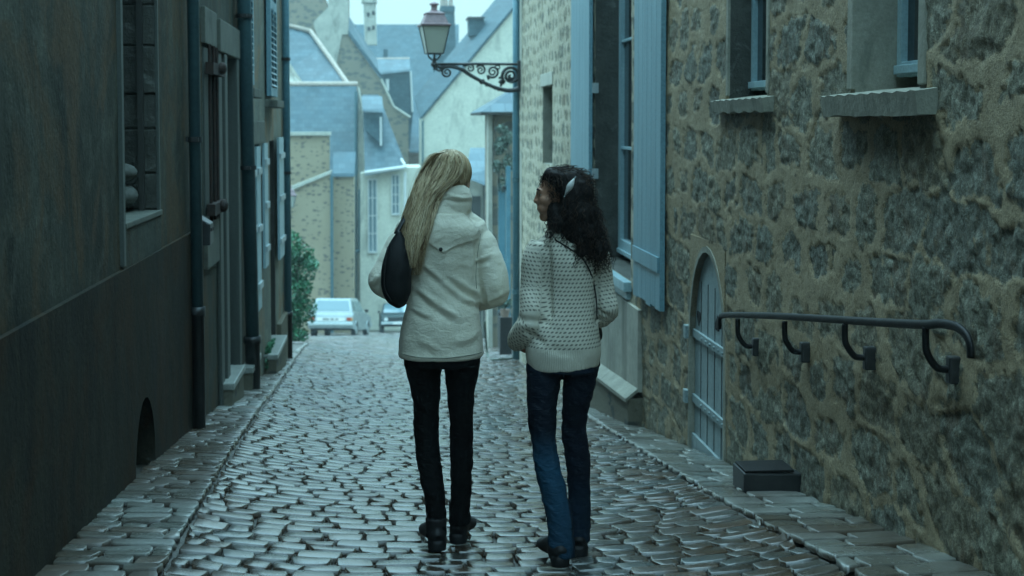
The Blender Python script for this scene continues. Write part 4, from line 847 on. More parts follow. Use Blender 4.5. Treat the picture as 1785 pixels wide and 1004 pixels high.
MB().prism(pY([(869, 620), (869, 545), (884, 545), (884, 625)], 30.2), (0, .3, 0)).build('dark_post', MT['iron'], hT); MB().prism(pY([(876, 325), (890, 325), (890, 331), (876, 331)], 30.0), (0, .4, 0)).build('door_lintel', MT['iron'], hT)
vn = thing('wall_plant', 'grey green straggly plant hanging on the stone turret', 'plant', tuple(aY(875, 270, 30.5)))
mb = MB(); r_ = random.Random(5)
for i in range(14):
    x = r_.uniform(862, 890); y = r_.uniform(215, 300); mb.tube(pY([(x, y+30), (x+r_.uniform(-8, 8), y), (x+r_.uniform(-12, 12), y-15)], 30.4), [.012, .01, .005], 5, hint=(0, 1, 0), res=3)
mb.build('stem', MT['wood_gy'], vn)
leaves('foliage', [(aY(x, y, 30.4), (rx, .25, rz), w) for x, y, rx, rz, w in ((872, 255, .14, .22, 1), (884, 240, .12, .2, .7), (866, 290, .10, .16, .5), (885, 285, .12, .25, .8), (875, 225, .15, .1, .35), (876, 320, .12, .2, .4))], 330, .04, MT['leaf_d'], vn, 9)
# potted plant by the corner
pt = thing('potted_plant', 'small potted plant on the dark post at the far right corner', 'plant', tuple(aY(880, 540, 24)))
mb = MB(); q = aY(880, 552, 24); mb.tube([q, q+(0, 0, .14)], [.07, .10], 12, hint=(1, 0, 0)); mb.build('pot', MT['brick'], pt)
leaves('foliage', [(q+(0, 0, .24), (.16, .15, .12), 1)], 160, .035, MT['leaf_d'], pt, 12)
mb = MB(); mb.box(q[0]-.10, q[0]+.12, 23.88, 24.12, float(gz(2.2, 24))-.1, q[2]); mb.build('pedestal', MT['iron'], pt)
# hose
hs = MB(); hs.tube([aY(845, 560, 22), aG(850, 622)+(0, 0, .03), aG(862, 630)+(0, 0, .03), aG(893, 628)+(0, 0, .03)], [.018]*4, 8, hint=(1, 0, 0), res=6)
tag(hs.build('hose', MT['leaf_d'], None, smooth=True), 'thin green hose lying on the setts between the two women', 'hose')
# ================================================================== STREET LAMP ON THE RIGHT CORNER
lp = thing('street_lamp', 'large hanging street lantern on scrolled wrought iron bracket over the street', 'street lamp', (RW, YE, .95))
LY = YE-.15
def S(x, y): return aY(x, y, LY)
sc_ = LY/F
mb = MB(); mb.tube([S(752, 112), S(830, 111), S(905, 112), (RW+.05, LY, S(910, 113)[2])], [(.022, .026)]*4, 8, hint=(0, 1, 0))
mb.ball(S(757, 112), .055); mb.tube([S(757, 122), S(757, 104), S(757, 98)], [.02, .028, .012], 8, hint=(1, 0, 0))
mb.tube([S(764, 118), S(785, 116), S(805, 121), S(820, 131), S(842, 143), S(862, 152), S(880, 157), S(896, 157), S(908, 152)], [.024, .028, .032, .031, .028, .030, .034, .036, .036], 8, hint=(0, 1, 0), res=4)
mb.build('bracket', MT['iron'], lp, smooth=True)
def spiral(cx, cy, R, turns, a0, dirn, r=.014, lead=None):
    pts = []; n = int(26*turns)
    for i in range(n+1):
        t = i/n; a = a0+dirn*2*math.pi*turns*t; rr = R*(1-t)**.9+.8; pts.append(S(cx+rr*math.cos(a), cy+rr*math.sin(a)))
    if lead: pts = [S(*q) for q in lead]+pts
    return pts
for (cx, cy, R, tn, a0, dr_, lead, rr) in ((779, 126, 8.5, 1.7, -1.6, -1, [(798, 117), (788, 117)], .016), (765, 119, 4.5, 1.2, 0, 1, None, .014), (820, 119, 6, 1.4, -2.2, 1, [(806, 114)], .013), (838, 122, 8, 1.7, -2.6, 1, None, .014), (859, 125, 10, 1.9, 2.6, -1, [(852, 139)], .015), (891, 132, 15.5, 2.3, 2.4, 1, [(870, 141), (876, 146)], .021), (891, 132, 13, .9, -1.3, 1, None, .016), (839, 142, 4, 1.2, -1, 1, [(846, 145)], .012), (868, 118, 4.5, 1.0, 3.1, 1, None, .011)):
    m3 = MB(); P_ = spiral(cx, cy, R, tn, a0, dr_, None, lead); m3.tube(P_, [rr*1.3*(1-.45*i/len(P_)) for i in range(len(P_))], 6, hint=(0, 1, 0)); m3.build('scroll', MT['iron'], lp, smooth=True)
m3 = MB(); r_ = random.Random(2)
for i in range(22):
    t = i/21; x = 848+t*58; y = np.interp(x, [845, 862, 880, 906], [145, 153, 158, 156]); m3.ball(S(x+r_.uniform(-2, 2), y+r_.uniform(-3, 2)), (.02+r_.random()*.02, .02, .02), 6, 5)
for i in range(8): m3.ball(S(872+r_.uniform(-4, 6), 140+r_.uniform(-8, 10)), .022, 6, 5)
m3.box(RW-.06, RW+.03, LY-.05, LY+.05, S(908, 160)[2], S(908, 106)[2]); m3.build('leaf_ornament', MT['iron'], lp)
gs = 47*sc_   # glass height in metres
base = S(757, 93.5); rg = lantern(lp, base, gs, MT['lead'], MT['lglass'], MT['iron'], rot=.12)
m3 = MB()
for sx in (-1, 1):
    m3.tube([base+np.array([sx*gs*.22, 0, 0]), base+np.array([sx*gs*.2, 0, -gs*.12]), base+np.array([sx*gs*.06, 0, -gs*.24]), S(757, 108)], [.013]*4, 6, hint=(0, 1, 0), res=4)
    m3.tube([base+np.array([0, sx*gs*.22, 0]), base+np.array([0, sx*gs*.2, -gs*.12]), base+np.array([0, sx*gs*.06, -gs*.24]), S(757, 108)], [.013]*4, 6, hint=(1, 0, 0), res=4)
m3.build('lamp_yoke', MT['iron'], lp, smooth=True)
# ================================================================== PEOPLE
def evalmesh(ob):
    dg = bpy.context.evaluated_depsgraph_get(); dg.update(); return bpy.data.meshes.new_from_object(ob.evaluated_get(dg), depsgraph=dg)
def fuse(name, mb, voxel, mat, parent, smooth=3, post=None, label=None, fac=.5):
    """joins overlapping closed shapes into one continuous surface"""
    tmp = mb.build('tmp', mat); md = tmp.modifiers.new('r', 'REMESH'); md.mode = 'VOXEL'; md.voxel_size = voxel; md.use_smooth_shade = True
    if smooth: sm = tmp.modifiers.new('s', 'SMOOTH'); sm.iterations = smooth; sm.factor = fac
    me = evalmesh(tmp); old = tmp.data; bpy.data.objects.remove(tmp); bpy.data.meshes.remove(old)
    me.name = name; me.materials.clear(); me.materials.append(mat)
    n = len(me.vertices); V = np.empty(n*3); me.vertices.foreach_get('co', V); V = V.reshape(-1, 3); Nn = np.empty(n*3); me.vertex_normals.foreach_get('vector', Nn); Nn = Nn.reshape(-1, 3)
    if post is not None:
        V2 = post(V, Nn, me)
        if V2 is not None: me.vertices.foreach_set('co', V2.ravel())
    me.polygons.foreach_set('use_smooth', [True]*len(me.polygons)); me.update()
    return link(name, me, parent, label)
def segd(P, a, b):
    a = np.array(a); b = np.array(b); d = b-a; t = np.clip(((P-a)@d)/(d@d), 0, 1); q = a+t[:, None]*d; return np.linalg.norm(P-q, axis=1), t
def cloth_mat(name, c1, c2, weave=900, rough=.85, bumps=.3, sheen=.2, wr=0):
    m = N(name); a = m.noise(7, 5, .6); col = m.mix(m.ramp(a, [(.35, 0.), (.65, 1.)]), c1, c2); g = m.noise(260, 2, .6); col = m.mix(.3, col, m.ramp(g, [(.3, (.3, .3, .3)), (.7, (.75, .75, .75))]), 'OVERLAY')
    m.bump(m.noise(11, 4, .55, (1, 1, 1), .6), .5, .02); m.bump(g, bumps, .0015)
    if wr: m.bump(m.noise(26, 3, .5, (1, 1, 2.2), .8), wr, .01)
    m.p.inputs['Sheen Weight'].default_value = sheen; return m.out(col, rough, .25 if sheen else .12)
MT['jacket'] = cloth_mat('cream_cotton', (.64, .60, .48), (.72, .68, .56), rough=.85, wr=.35)
MT['black_cloth'] = cloth_mat('black_trouser_cloth', (.004, .0045, .005), (.007, .0075, .008), rough=.75, sheen=.0, wr=.5)
MT['boot'] = weathered('black_boot_leather', (.005, .005, .006), (.010, .010, .011), 15, rough=(.5, .75), bump=(50, .3, .002))
MT['bag'] = weathered('black_bag_leather', (.003, .0035, .004), (.008, .009, .010), 9, rough=(.45, .7), bump=(30, .5, .004), spec=.3)
MT['skin'] = weathered('fair_skin', (.48, .30, .22), (.54, .35, .26), 20, rough=(.45, .6), bump=(80, .15, .001), fine=.08); MT['skin'].node_tree.nodes['Principled BSDF'].inputs['Subsurface Weight'].default_value = .1
MT['skin_b'] = weathered('warm_skin', (.30, .155, .10), (.36, .19, .125), 20, rough=(.45, .6), bump=(80, .15, .001), fine=.08)
m = N('denim'); a = m.noise(8, 5, .6); fd = m.attr('leg_blue'); c0 = m.mix(m.ramp(a, [(.35, 0.), (.65, 1.)]), (.005, .008, .015), (.010, .016, .030))
c0 = m.mix(fd, c0, m.mix(m.noise(30, 4, .6), (.008, .040, .075), (.016, .068, .12))); g = m.noise(300, 2, .6, (1, 1, .3)); c0 = m.mix(.3, c0, m.ramp(g, [(.3, (.3, .3, .3)), (.7, (.7, .7, .7))]), 'OVERLAY'); m.bump(m.noise(24, 3, .5, (1, 1, 2.4), .8), .5, .012); m.bump(g, .3, .001); MT['denim'] = m.out(c0, .8, .2)
# knitted sweater: rows of dark oval gaps
m = N('cream_knit'); ku = m.attr('ku'); kv = m.attr('kv'); rowv = m.math('DIVIDE', kv, .0158); rf = m.math('FLOOR', rowv); rfr = m.math('SUBTRACT', m.math('SUBTRACT', rowv, rf), .5)
cu = m.math('ADD', m.math('DIVIDE', ku, .0170), m.math('MULTIPLY', m.math('MODULO', rf, 2.0), .5)); cu = m.math('ADD', cu, m.math('MULTIPLY', m.math('SUBTRACT', m.noise(25, 2), .5), .9)); cfr = m.math('SUBTRACT', m.math('FRACT', cu), .5)
slant = m.math('ADD', rfr, m.math('MULTIPLY', cfr, -.35)); d2 = m.math('ADD', m.math('POWER', m.math('MULTIPLY', cfr, 1.55), 2.0), m.math('POWER', m.math('MULTIPLY', slant, 2.3), 2.0)); d1 = m.math('SQRT', d2)
hem = m.attr('hem'); hole = m.math('MULTIPLY', m.ramp(d1, [(.36, 1.), (.66, 0.)]), m.math('SUBTRACT', 1.0, hem))
rib = m.math('SINE', m.math('MULTIPLY', ku, 900.0)); yarn = m.noise(420, 2, .7, (1, 1, 1)); cr_ = m.mix(m.noise(9, 3), (.60, .56, .46), (.70, .66, .55)); cr_ = m.mix(.35, cr_, m.ramp(yarn, [(.3, (.3, .3, .3)), (.7, (.8, .8, .8))]), 'OVERLAY')
col = m.mix(m.math('MULTIPLY', hole, .90), cr_, (.13, .125, .105)); m.bump(hole, -.9, .006); m.bump(m.math('MULTIPLY', rib, hem), .35, .003); m.bump(yarn, .5, .002); m.bump(m.noise(10, 3, .5, (1, 1, 1), .5), .5, .02); MT['knit'] = m.out(col, .95, .1)
def hair_mat(name, stops, rough=.45):
    m = N(name); t = m.attr('tone'); m.p.inputs['Coat Weight'].default_value = .0
    return m.out(m.ramp(t, stops), rough, .35)
MT['blonde'] = hair_mat('fair_hair', [(0, (.13, .075, .035)), (.35, (.35, .24, .13)), (.7, (.54, .42, .26)), (1, (.74, .61, .42))])
MT['dark_hair'] = hair_mat('dark_hair', [(0, (.006, .004, .004)), (.6, (.020, .012, .009)), (1, (.085, .052, .034))], .75)
MT['eye'] = hair_mat('eye_white', [(0, (.6, .58, .55)), (1, (.6, .58, .55))], .15); MT['iris'] = hair_mat('dark_iris', [(0, (.02, .012, .008)), (1, (.02, .012, .008))], .1)
MT['clip'] = weathered('pearl_clip', (.45, .46, .44), (.6, .6, .58), 30, rough=(.15, .3))

def head(mb, C, fdir, s=1.0, tilt=0.0):
    """adds skull and face shapes; C = skull centre, fdir = unit facing direction; returns the matrix"""
    f = Vector(fdir).normalized(); up = Vector((0, 0, 1)); r = f.cross(up).normalized(); up = r.cross(f).normalized()
    M = np.array([[r.x, f.x, up.x], [r.y, f.y, up.y], [r.z, f.z, up.z]]); c = np.array(C, float)
    def L(x, y, z): return c+M@(np.array([x, y, z])*s)
    def B(p, rad, n=16, m_=10): mb.ball(L(*p), np.array(rad)*s, n, m_, rot=M)
    B((0, -.012, .030), (.072, .092, .080)); B((0, .030, -.01), (.062, .062, .085)); B((0, .022, -.052), (.052, .060, .055)); B((0, .068, -.090), (.024, .022, .021)); B((0, .052, -.075), (.036, .032, .030))
    B((0, .080, .022), (.048, .014, .016)); B((0, .086, .010), (.010, .012, .022)); B((0, .092, -.010), (.0105, .013, .020), 12, 8); B((0, .099, -.022), (.0125, .013, .0110), 12, 8); B((0, .086, -.038), (.014, .010, .014), 12, 8)
    for sx in (-1, 1):
        B((sx*.011, .094, -.026), (.009, .010, .008), 10, 8); B((sx*.040, .055, -.020), (.024, .030, .024)); B((sx*.075, -.006, -.004), (.009, .018, .030)); B((sx*.036, .072, -.052), (.018, .018, .022))
    B((0, .086, -.050), (.021, .012, .0062), 12, 8); B((0, .084, -.062), (.018, .012, .0072), 12, 8); B((0, .080, -.055), (.030, .014, .022), 12, 8)
    return L, M
def hand(mb, wrist, d, palm_n, side, s=1.0, curl=.5):
    """five separate fingers, wrist position, pointing direction, palm normal, side = thumb side vector"""
    w = np.array(wrist, float); d = np.array(d, float)/np.linalg.norm(d); pn = np.array(palm_n, float); pn -= d*(pn@d); pn /= np.linalg.norm(pn); t = np.cross(d, pn); t = t if t@np.array(side) > 0 else -t
    mb.tube([w-d*.02, w+d*.02*s, w+d*.055*s, w+d*.09*s], [(.024*s, .017*s), (.030*s, .016*s), (.040*s, .014*s), (.038*s, .012*s)], 12, hint=pn)
    for k, (off, ln) in enumerate(((.030, .068), (.010, .078), (-.011, .072), (-.031, .056))):
        b = w+d*.085*s+t*off*s; pts = [b-d*.02]; a = 0; p = b
        for j, fr in enumerate((.45, .32, .23)):
            pts.append(p); a += curl*(.5+.3*j)*(1+.1*k); p = p+(d*math.cos(a)+pn*math.sin(a))*ln*fr*s
        pts.append(p); mb.tube(pts, [.0085*s, .0088*s, .0082*s, .0076*s, .006*s], 8, hint=t, res=2)
    b = w+d*.03*s+t*.028*s; mb.tube([w+d*.015*s+t*.012*s, b+t*.012*s, b+(d*.7+t*.55+pn*.3)*.035*s, b+(d*.95+t*.5+pn*.4)*.06*s], [.013*s, .0125*s, .0105*s, .0075*s], 8, hint=pn, res=2)

def strands(name, paths, r0, mat, parent, tones, nseg=3):
    V = []; Fc = []; T = []; nb = 0
    for P, tn, rr in paths:
        P = np.array(P); K = len(P); t = np.gradient(P, axis=0); t /= np.linalg.norm(t, axis=1)[:, None]+1e-9
        h = np.array([.31, .93, .2]); sd = np.cross(t, h); sd /= np.linalg.norm(sd, axis=1)[:, None]+1e-9; o = np.cross(sd, t)
        w = r0*rr*np.interp(np.linspace(0, 1, K), [0, .1, .8, 1], [.8, 1, .8, .15])
        ring = [P+(sd*math.cos(a)+o*math.sin(a))*w[:, None] for a in (0, 2.1, 4.2)]; v = np.stack(ring, 1).reshape(-1, 3); V.append(v)
        i = np.arange(K-1)[:, None]*3; k = np.arange(3)[None, :]; k2 = (k+1) % 3
        Fc.append((np.stack([i+k, i+k2, i+3+k2, i+3+k], -1)+nb).reshape(-1, 4)); nb += 3*K; T.append(np.full(3*K, tn))
    me = bpy.data.meshes.new(name); me.from_pydata(np.concatenate(V).tolist(), [], np.concatenate(Fc).tolist()); me.materials.append(mat); setattr_f(me, 'tone', np.concatenate(T)); me.polygons.foreach_set('use_smooth', [True]*len(me.polygons)); me.update()
    return link(name, me, parent)

# ------------------------------------------------------------------ the fair haired woman
fb = aG(772, 958); YB = float(fb[1]); pm = YB/F     # metres per pixel there
def B_(x, y, dy=0.): p = aY(x, y, YB); return np.array([p[0], YB+dy, p[2]])
wb_ = thing('person', 'woman with long fair hair in cream jacket and black trousers walking away', 'person', tuple(fb))
LS, LE, LWr = B_(712, 392, .0), B_(668, 486, -.03), B_(716, 522, .17)
RS, RE, RWr = B_(828, 392, .0), B_(861, 500, -.03), B_(822, 536, .18)
# jacket
mb = MB()
rows = [(620, 769, 73, .135), (608, 769, 74, .138), (590, 769, 73, .138), (565, 770, 69, .135), (540, 772, 65, .128), (510, 774, 62, .118), (480, 775, 62, .12), (450, 774, 65, .128), (420, 773, 69, .13), (400, 773, 71, .122), (382, 775, 66, .105), (368, 778, 50, .088), (355, 783, 36, .072), (346, 785, 32, .066)]
mb.tube([B_(x, y, (-.015 if y < 420 else 0)) for y, x, w, d in rows], [(w*pm, d) for y, x, w, d in rows], 40, hint=(0, 1, 0), res=4)
mb.tube([B_(714, 398, .005), B_(701, 425, 0), B_(676, 470, -.03), LE, LE+np.array([.02, .06, -.03]), LWr], [(.040, .045), (.062, .066), (.058, .062), (.060, .062), (.056, .058), (.046, .046)], 24, hint=(0, 1, 0), res=5)
mb.tube([B_(826, 398, .005), B_(838, 425, 0), B_(855, 465, -.02), RE, RE+np.array([-.01, .06, -.035]), RWr], [(.040, .045), (.064, .068), (.060, .064), (.060, .062), (.058, .060), (.047, .047)], 24, hint=(0, 1, 0), res=5)
mb.ball(B_(713, 403, .0), (.058, .06, .058), 20, 14); mb.ball(B_(826, 403, .0), (.058, .06, .058), 20, 14); mb.tube([B_(735, 384, 0), B_(705, 402, 0)], [.045, .05], 20, hint=(0, 1, 0)); mb.tube([B_(808, 382, 0), B_(834, 402, 0)], [.045, .048], 20, hint=(0, 1, 0))
# turned up collar
mb.tube([B_(784, 366, -.01), B_(785, 350, -.01), B_(787, 336, -.002), B_(790, 326, .01), B_(791, 322, .012)], [(.088, .082), (.090, .084), (.086, .080), (.074, .070), (.066, .062)], 28, hint=(0, 1, 0), res=3)
mb.tube([B_(784, 622), B_(784, 632)], [.01]*2, 6, hint=(0, 1, 0))
folds = [(722, 506, 758, 533, .016, .015), (758, 533, 790, 552, .016, .013), (779, 483, 829, 518, .014, .012), (725, 457, 766, 492, .016, .010), (766, 492, 800, 520, .016, .009), (800, 520, 840, 536, .014, .009), (716, 540, 745, 551, .012, .009), (829, 412, 827, 492, .013, .012), (820, 500, 838, 540, .012, .010),
         (828, 460, 851, 448, .011, .011), (668, 478, 650, 500, .012, .010), (690, 505, 660, 492, .012, .009), (850, 528, 880, 512, .012, .010), (838, 500, 848, 540, .012, .009), (720, 596, 760, 608, .02, .006), (790, 600, 835, 590, .02, .005), (760, 345, 822, 350, .008, .010), (752, 332, 800, 348, .008, .007), (700, 420, 690, 470, .012, .008)]
def jpost(V, Nn, me):
    d = np.zeros(len(V)); back = sstep(-.2, .4, -Nn[:, 1])
    for x0, y0, x1, y1, w, dp in folds:
        a, b = B_(x0, y0), B_(x1, y1); P = V.copy(); P[:, 1] = YB; dist, t = segd(P, a, b); e = np.sin(np.clip(t, .02, .98)*math.pi)**.5
        d += -dp*np.exp(-(dist/w)**2)*e*back
        nv = np.array([(b-a)[2], 0, -(b-a)[0]]); nv /= np.linalg.norm(nv); nv *= np.sign(nv[2]); sd = (P-a)@nv
        d += dp*.75*np.exp(-((sd-w*1.4)/w)**2)*np.exp(-(np.maximum(dist-w*1.4, 0)/w)**2)*e*back
    d += .010*(fbm(V[:, 0]*6+V[:, 1]*4, V[:, 2]*9+V[:, 0]*5, 3, 3)-.5)+.006*(fbm(V[:, 0]*16, V[:, 2]*20+V[:, 1]*9, 13, 2)-.5)
    zh = B_(770, 612)[2]; d += .003*sstep(zh+.004, zh-.002, V[:, 2])*(V[:, 2] > zh-.2)*(np.abs(V[:, 0]-B_(770, 0)[0]) < .3)
    return V+Nn*d[:, None]
jk = fuse('jacket', mb, .0065, MT['jacket'], wb_, 4, jpost)
bvh = BVHTree.FromObject(jk, bpy.context.evaluated_depsgraph_get())
off = sum((Vector(wb_.location),), Vector()); 
def onback(px, py, lift=.004, Yp=None):
    p = B_(px, py); h = bvh.ray_cast(Vector((p[0], YB-1, p[2]))-0*off, Vector((0, 1, 0)))
    y = h[0].y if h[0] is not None else YB-.1
    return np.array([p[0], y-lift, p[2]])
mb = MB(); nx, nz = 44, 16; vs = []
for i in range(nx+1):
    x = 706+(832-706)*i/nx; yb_ = np.interp(x, [706, 735, 770, 792, 838], [406, 413, 436, 424, 411]); yt = np.interp(x, [706, 740, 806, 832], [398, 368, 370, 396])
    for j in range(nz+1): vs.append(onback(x, yt+(yb_-yt)*j/nz, .0005+(.003 if j < nz else .0045)*min(1, (832-x)/16, (x-703)/8)))
mb.add(vs, [(i*(nz+1)+j, (i+1)*(nz+1)+j, (i+1)*(nz+1)+j+1, i*(nz+1)+j+1) for i in range(nx) for j in range(nz)])
yk = mb.build('yoke', MT['jacket'], wb_, smooth=True, fix=False); sd_ = yk.modifiers.new('t', 'SOLIDIFY'); sd_.thickness = .003; sd_.offset = 0
MB().ball(onback(766, 429, .009), (.008, .005, .008), 12, 8).build('button', MT['wood_dk'], wb_, smooth=True)
mb = MB(); hp = [onback(x, 612+2*math.sin((x-695)*.03), .002) for x in range(700, 840, 6)]; mb.tube(hp, [.0018]*len(hp), 6, hint=(0, 0, 1)); mb.build('hem_seam', MT['stone'], jk)
mb = MB(); hp = [onback(x, y, .0015) for x, y in ((836, 405), (832, 430), (829, 455), (828, 480), (829, 500))]; mb.tube(hp, [.0016]*len(hp), 6, hint=(1, 0, 0)); mb.build('sleeve_seam', MT['stone'], jk)
# trousers
def legrows(mb, rows, dy, dep=1.08, f=B_):
    k = [(f((a+b)/2, y, dy(y)), ((b-a)/2*pm, (b-a)/2*pm*dep)) for y, a, b in rows]; mb.tube([q[0] for q in k], [q[1] for q in k], 26, hint=(0, 1, 0), res=4)
mb = MB()
legrows(mb, [(618, 702, 770), (640, 706, 770), (680, 716, 769), (720, 720, 767), (760, 722, 766), (800, 726, 769), (850, 736, 775), (900, 743, 778), (932, 741, 779)], lambda y: np.interp(y, [620, 760, 930], [0, .02, -.02]))
legrows(mb, [(618, 772, 838), (640, 775, 836), (680, 778, 830), (720, 782, 827), (760, 785, 827), (800, 785, 827), (850, 786, 825), (900, 786, 822), (922, 785, 825)], lambda y: np.interp(y, [620, 760, 930], [0, .05, .10]))
mb.tube([B_(770, 560), B_(770, 600), B_(770, 636)], [(.135, .11), (.155, .12), (.155, .12)], 28, hint=(0, 1, 0))
def wr(sc):
    def f(V, Nn, me): return V+Nn*(.007*(fbm(V[:, 0]*14+V[:, 1]*9, V[:, 2]*26+V[:, 0]*20, 5, 3)-.5)*sc)[:, None]
    return f
fuse('trousers', mb, .006, MT['black_cloth'], wb_, 3, wr(1.6))
def shoe(mb, ank, toe, gz_, s=1.0, heel=.03, boot=.06):
    a = np.array(ank, float); d = np.array([toe[0]-a[0], toe[1]-a[1], 0]); L = np.linalg.norm(d); d /= L
    g0 = gz_+heel
    mb.tube([a+(0, 0, boot), a, a*np.array([1, 1, 0])+np.array([0, 0, g0+.055*s])-d*.004], [.040*s, .038*s, .040*s], 18, hint=(1, 0, 0), res=2)
    P = [a-d*.045*s, a-d*.02*s, a+d*.05*s, a+d*L*.62, a+d*L*.88, a+d*L]; Z = [g0+.030, g0+.040, g0+.042, gz_+.034, gz_+.026, gz_+.018]; R = [(.020, .026), (.034, .038), (.034, .040), (.043, .028), (.036, .021), (.014, .012)]
    mb.tube([np.array([p[0], p[1], z]) for p, z in zip(P, Z)], [(r[0]*s, r[1]*s) for r in R], 18, hint=(0, 0, 1), res=3)
    h = a-d*.022*s; mb.tube([(h[0], h[1], gz_+.001), (h[0]+d[0]*.004, h[1]+d[1]*.004, g0+.02)], [.033*s, .036*s], 14, hint=(1, 0, 0))
def gr(p): return float(gz(p[0], p[1]))+.008
a1 = B_(760, 928, -.02); a2 = B_(803, 915, .12)
mb = MB(); shoe(mb, a1, a1+np.array([-.03, .24, 0]), gr(a1), 1.12, .018, .07); fuse('boot', mb, .005, MT['boot'], wb_, 2)
mb = MB(); shoe(mb, a2, a2+np.array([.055, .23, 0]), gr(a2), 1.12, .018, .07); fuse('boot', mb, .005, MT['boot'], wb_, 2)
# body
HC = B_(785, 318, .04); mb = MB(); L, Mh = head(mb, HC, (.10, .97, -.38), 1.0)
mb.tube([B_(784, 385, 0), B_(784, 350, 0), HC+(0, -.0, -.04)], [(.060, .055), (.052, .052), (.052, .054)], 18, hint=(0, 1, 0), res=3)
mb.tube([B_(770, 632), B_(770, 590), B_(774, 510), B_(773, 420), B_(776, 385)], [(.12, .085), (.13, .09), (.10, .08), (.12, .085), (.07, .06)], 26, hint=(0, 1, 0), res=3)
for sh, el, w_ in ((LS, LE, LWr), (RS, RE, RWr)): mb.tube([sh, (sh+el)/2, el, (el+w_)/2, w_], [.044, .040, .034, .032, .024], 16, hint=(0, 1, 0), res=3)
hand(mb, LWr, (.45, .75, -.35), (.6, -.3, -.4), (0, .2, 1), .95); hand(mb, RWr, (-.45, .75, -.35), (-.6, -.3, -.4), (0, .2, 1), .95)
for xa, xb_, xc, ya in ((738, 745, 760, -.02), (806, 806, 804, .1)): mb.tube([B_(xa, 625), B_(xb_, 760, ya*.3+.02), B_(xc, 905, ya)], [.052, .034, .026], 16, hint=(0, 1, 0), res=3)
fuse('body', mb, .0055, MT['skin'], wb_, 2)
for sx in (-1, 1):
    e_ = MB().ball(L(sx*.031, .068, .004), .0115, 14, 10).build('eye', MT['eye'], wb_, smooth=True); MB().ball(L(sx*.031, .0758, .004), .0055, 10, 8).build('iris', MT['iris'], e_, smooth=True)
# hair
r_ = np.random.default_rng(11); paths = []; cap = MB()
cap.ball(L(0, -.018, .036), (.083, .100, .088), 24, 16, rot=Mh); cap.ball(L(0, -.045, -.02), (.070, .066, .075), 20, 12, rot=Mh)
lc = [(777, 264), (756, 269), (742, 285), (729, 312), (718, 345), (706, 386), (701, 425), (705, 452), (718, 474)]
rc = [(790, 264), (800, 272), (801, 292), (790, 312), (766, 334), (752, 362), (743, 398), (736, 436), (724, 474)]
lcs = crom(np.array(lc, float), 8); rcs = crom(np.array(rc, float), 8)
cap.tube([B_(760, 300, -.03), B_(742, 330, -.07), B_(728, 370, -.10), B_(720, 410, -.125), B_(718, 440, -.135), B_(719, 462, -.135)], [(.055, .03), (.050, .028), (.040, .022), (.036, .020), (.028, .016), (.012, .010)], 18, hint=(0, 1, 0), res=4)
hc = cap; hcap = fuse('hair', cap, .006, MT['blonde'], wb_, 3); setattr_f(hcap.data, 'tone', np.full(len(hcap.data.vertices), .12))
hb = BVHTree.FromObject(hcap, bpy.context.evaluated_depsgraph_get()); K = len(lcs)
def surf(px, py, lift):
    p = B_(px, py); h = hb.ray_cast(Vector((p[0], YB-1, p[2])), Vector((0, 1, 0))); y = None
    if h[0] is not None: y = h[0].y
    h2 = bvh.ray_cast(Vector((p[0], YB-1, p[2])), Vector((0, 1, 0)))
    if h2[0] is not None and py > 350: y = min(y, h2[0].y-.01) if y is not None else h2[0].y-.012
    return p, (None if y is None else y-lift)
def lay(P2, lift):
    out = []; last = None; ys = []
    for (px, py) in P2:
        p, y = surf(px, py, lift); ys.append(y); out.append(p)
    yy = np.array([np.nan if y is None else y for y in ys]); ok = ~np.isnan(yy)
    if ok.sum() < 3: return None
    yy = np.interp(np.arange(len(yy)), np.where(ok)[0], yy[ok]); yy = np.convolve(np.pad(yy, 3, 'edge'), np.ones(7)/7, 'valid')
    return [np.array([p[0], y, p[2]]) for p, y in zip(out, yy)]
for s_i in range(1500):
    u = r_.uniform(-.04, 1.04); k0 = int(r_.integers(0, K//4)) if r_.random() < .3 else 0; k1 = K-int(abs(r_.normal())*K*.10); am = r_.uniform(1, 8); ph = r_.uniform(0, 6); fr = r_.uniform(3, 7); am2 = r_.uniform(0, 2.6)
    clump = math.floor(u*14)/14; u2 = u+(clump+.035-u)*.35
    P2 = []
    for k in range(k0, max(k1, k0+20), 2):
        k = min(k, K-1); t = k/K; uu = u+(u2-u)*t*1.6; q = lcs[k]*(1-uu)+rcs[k]*uu; P2.append((q[0]+(1.5+4.5*t)*math.sin(clump*57+t*(5+3*math.sin(clump*31)))*min(1, t*4)+am*t*math.sin(ph+fr*t*2)+am2*math.sin(ph*3+t*26), q[1]+r_.uniform(0, .01)))
    P3 = lay(P2, r_.uniform(.000, .014)+.003+.010*(math.sin(clump*91)*.5+.5))
    if P3: paths.append((P3, np.clip(r_.normal(.6, .28)-.3*(math.sin(u*40) > .6), 0, 1), r_.uniform(.6, 1.4)))
rc2 = [(786, 263), (800, 264), (812, 276), (819, 296), (817, 318)]; rc3 = [(780, 264), (790, 270), (797, 285), (799, 305), (802, 322)]
ra, rb = crom(np.array(rc2, float), 8), crom(np.array(rc3, float), 8)
for s_i in range(420):
    u = r_.uniform(0, 1); ph = r_.uniform(0, 6); am = r_.uniform(0, 1.5); n_ = len(ra)-int(r_.integers(0, 6)); P3 = lay([tuple((ra[k]*(1-u)+rb[k]*u)+np.array([am*math.sin(ph+k*.3), 0])) for k in range(0, n_, 2)], r_.uniform(.0, .008)+.002)
    if P3: paths.append((P3, np.clip(r_.normal(.42, .22), 0, 1), r_.uniform(.6, 1.3)))
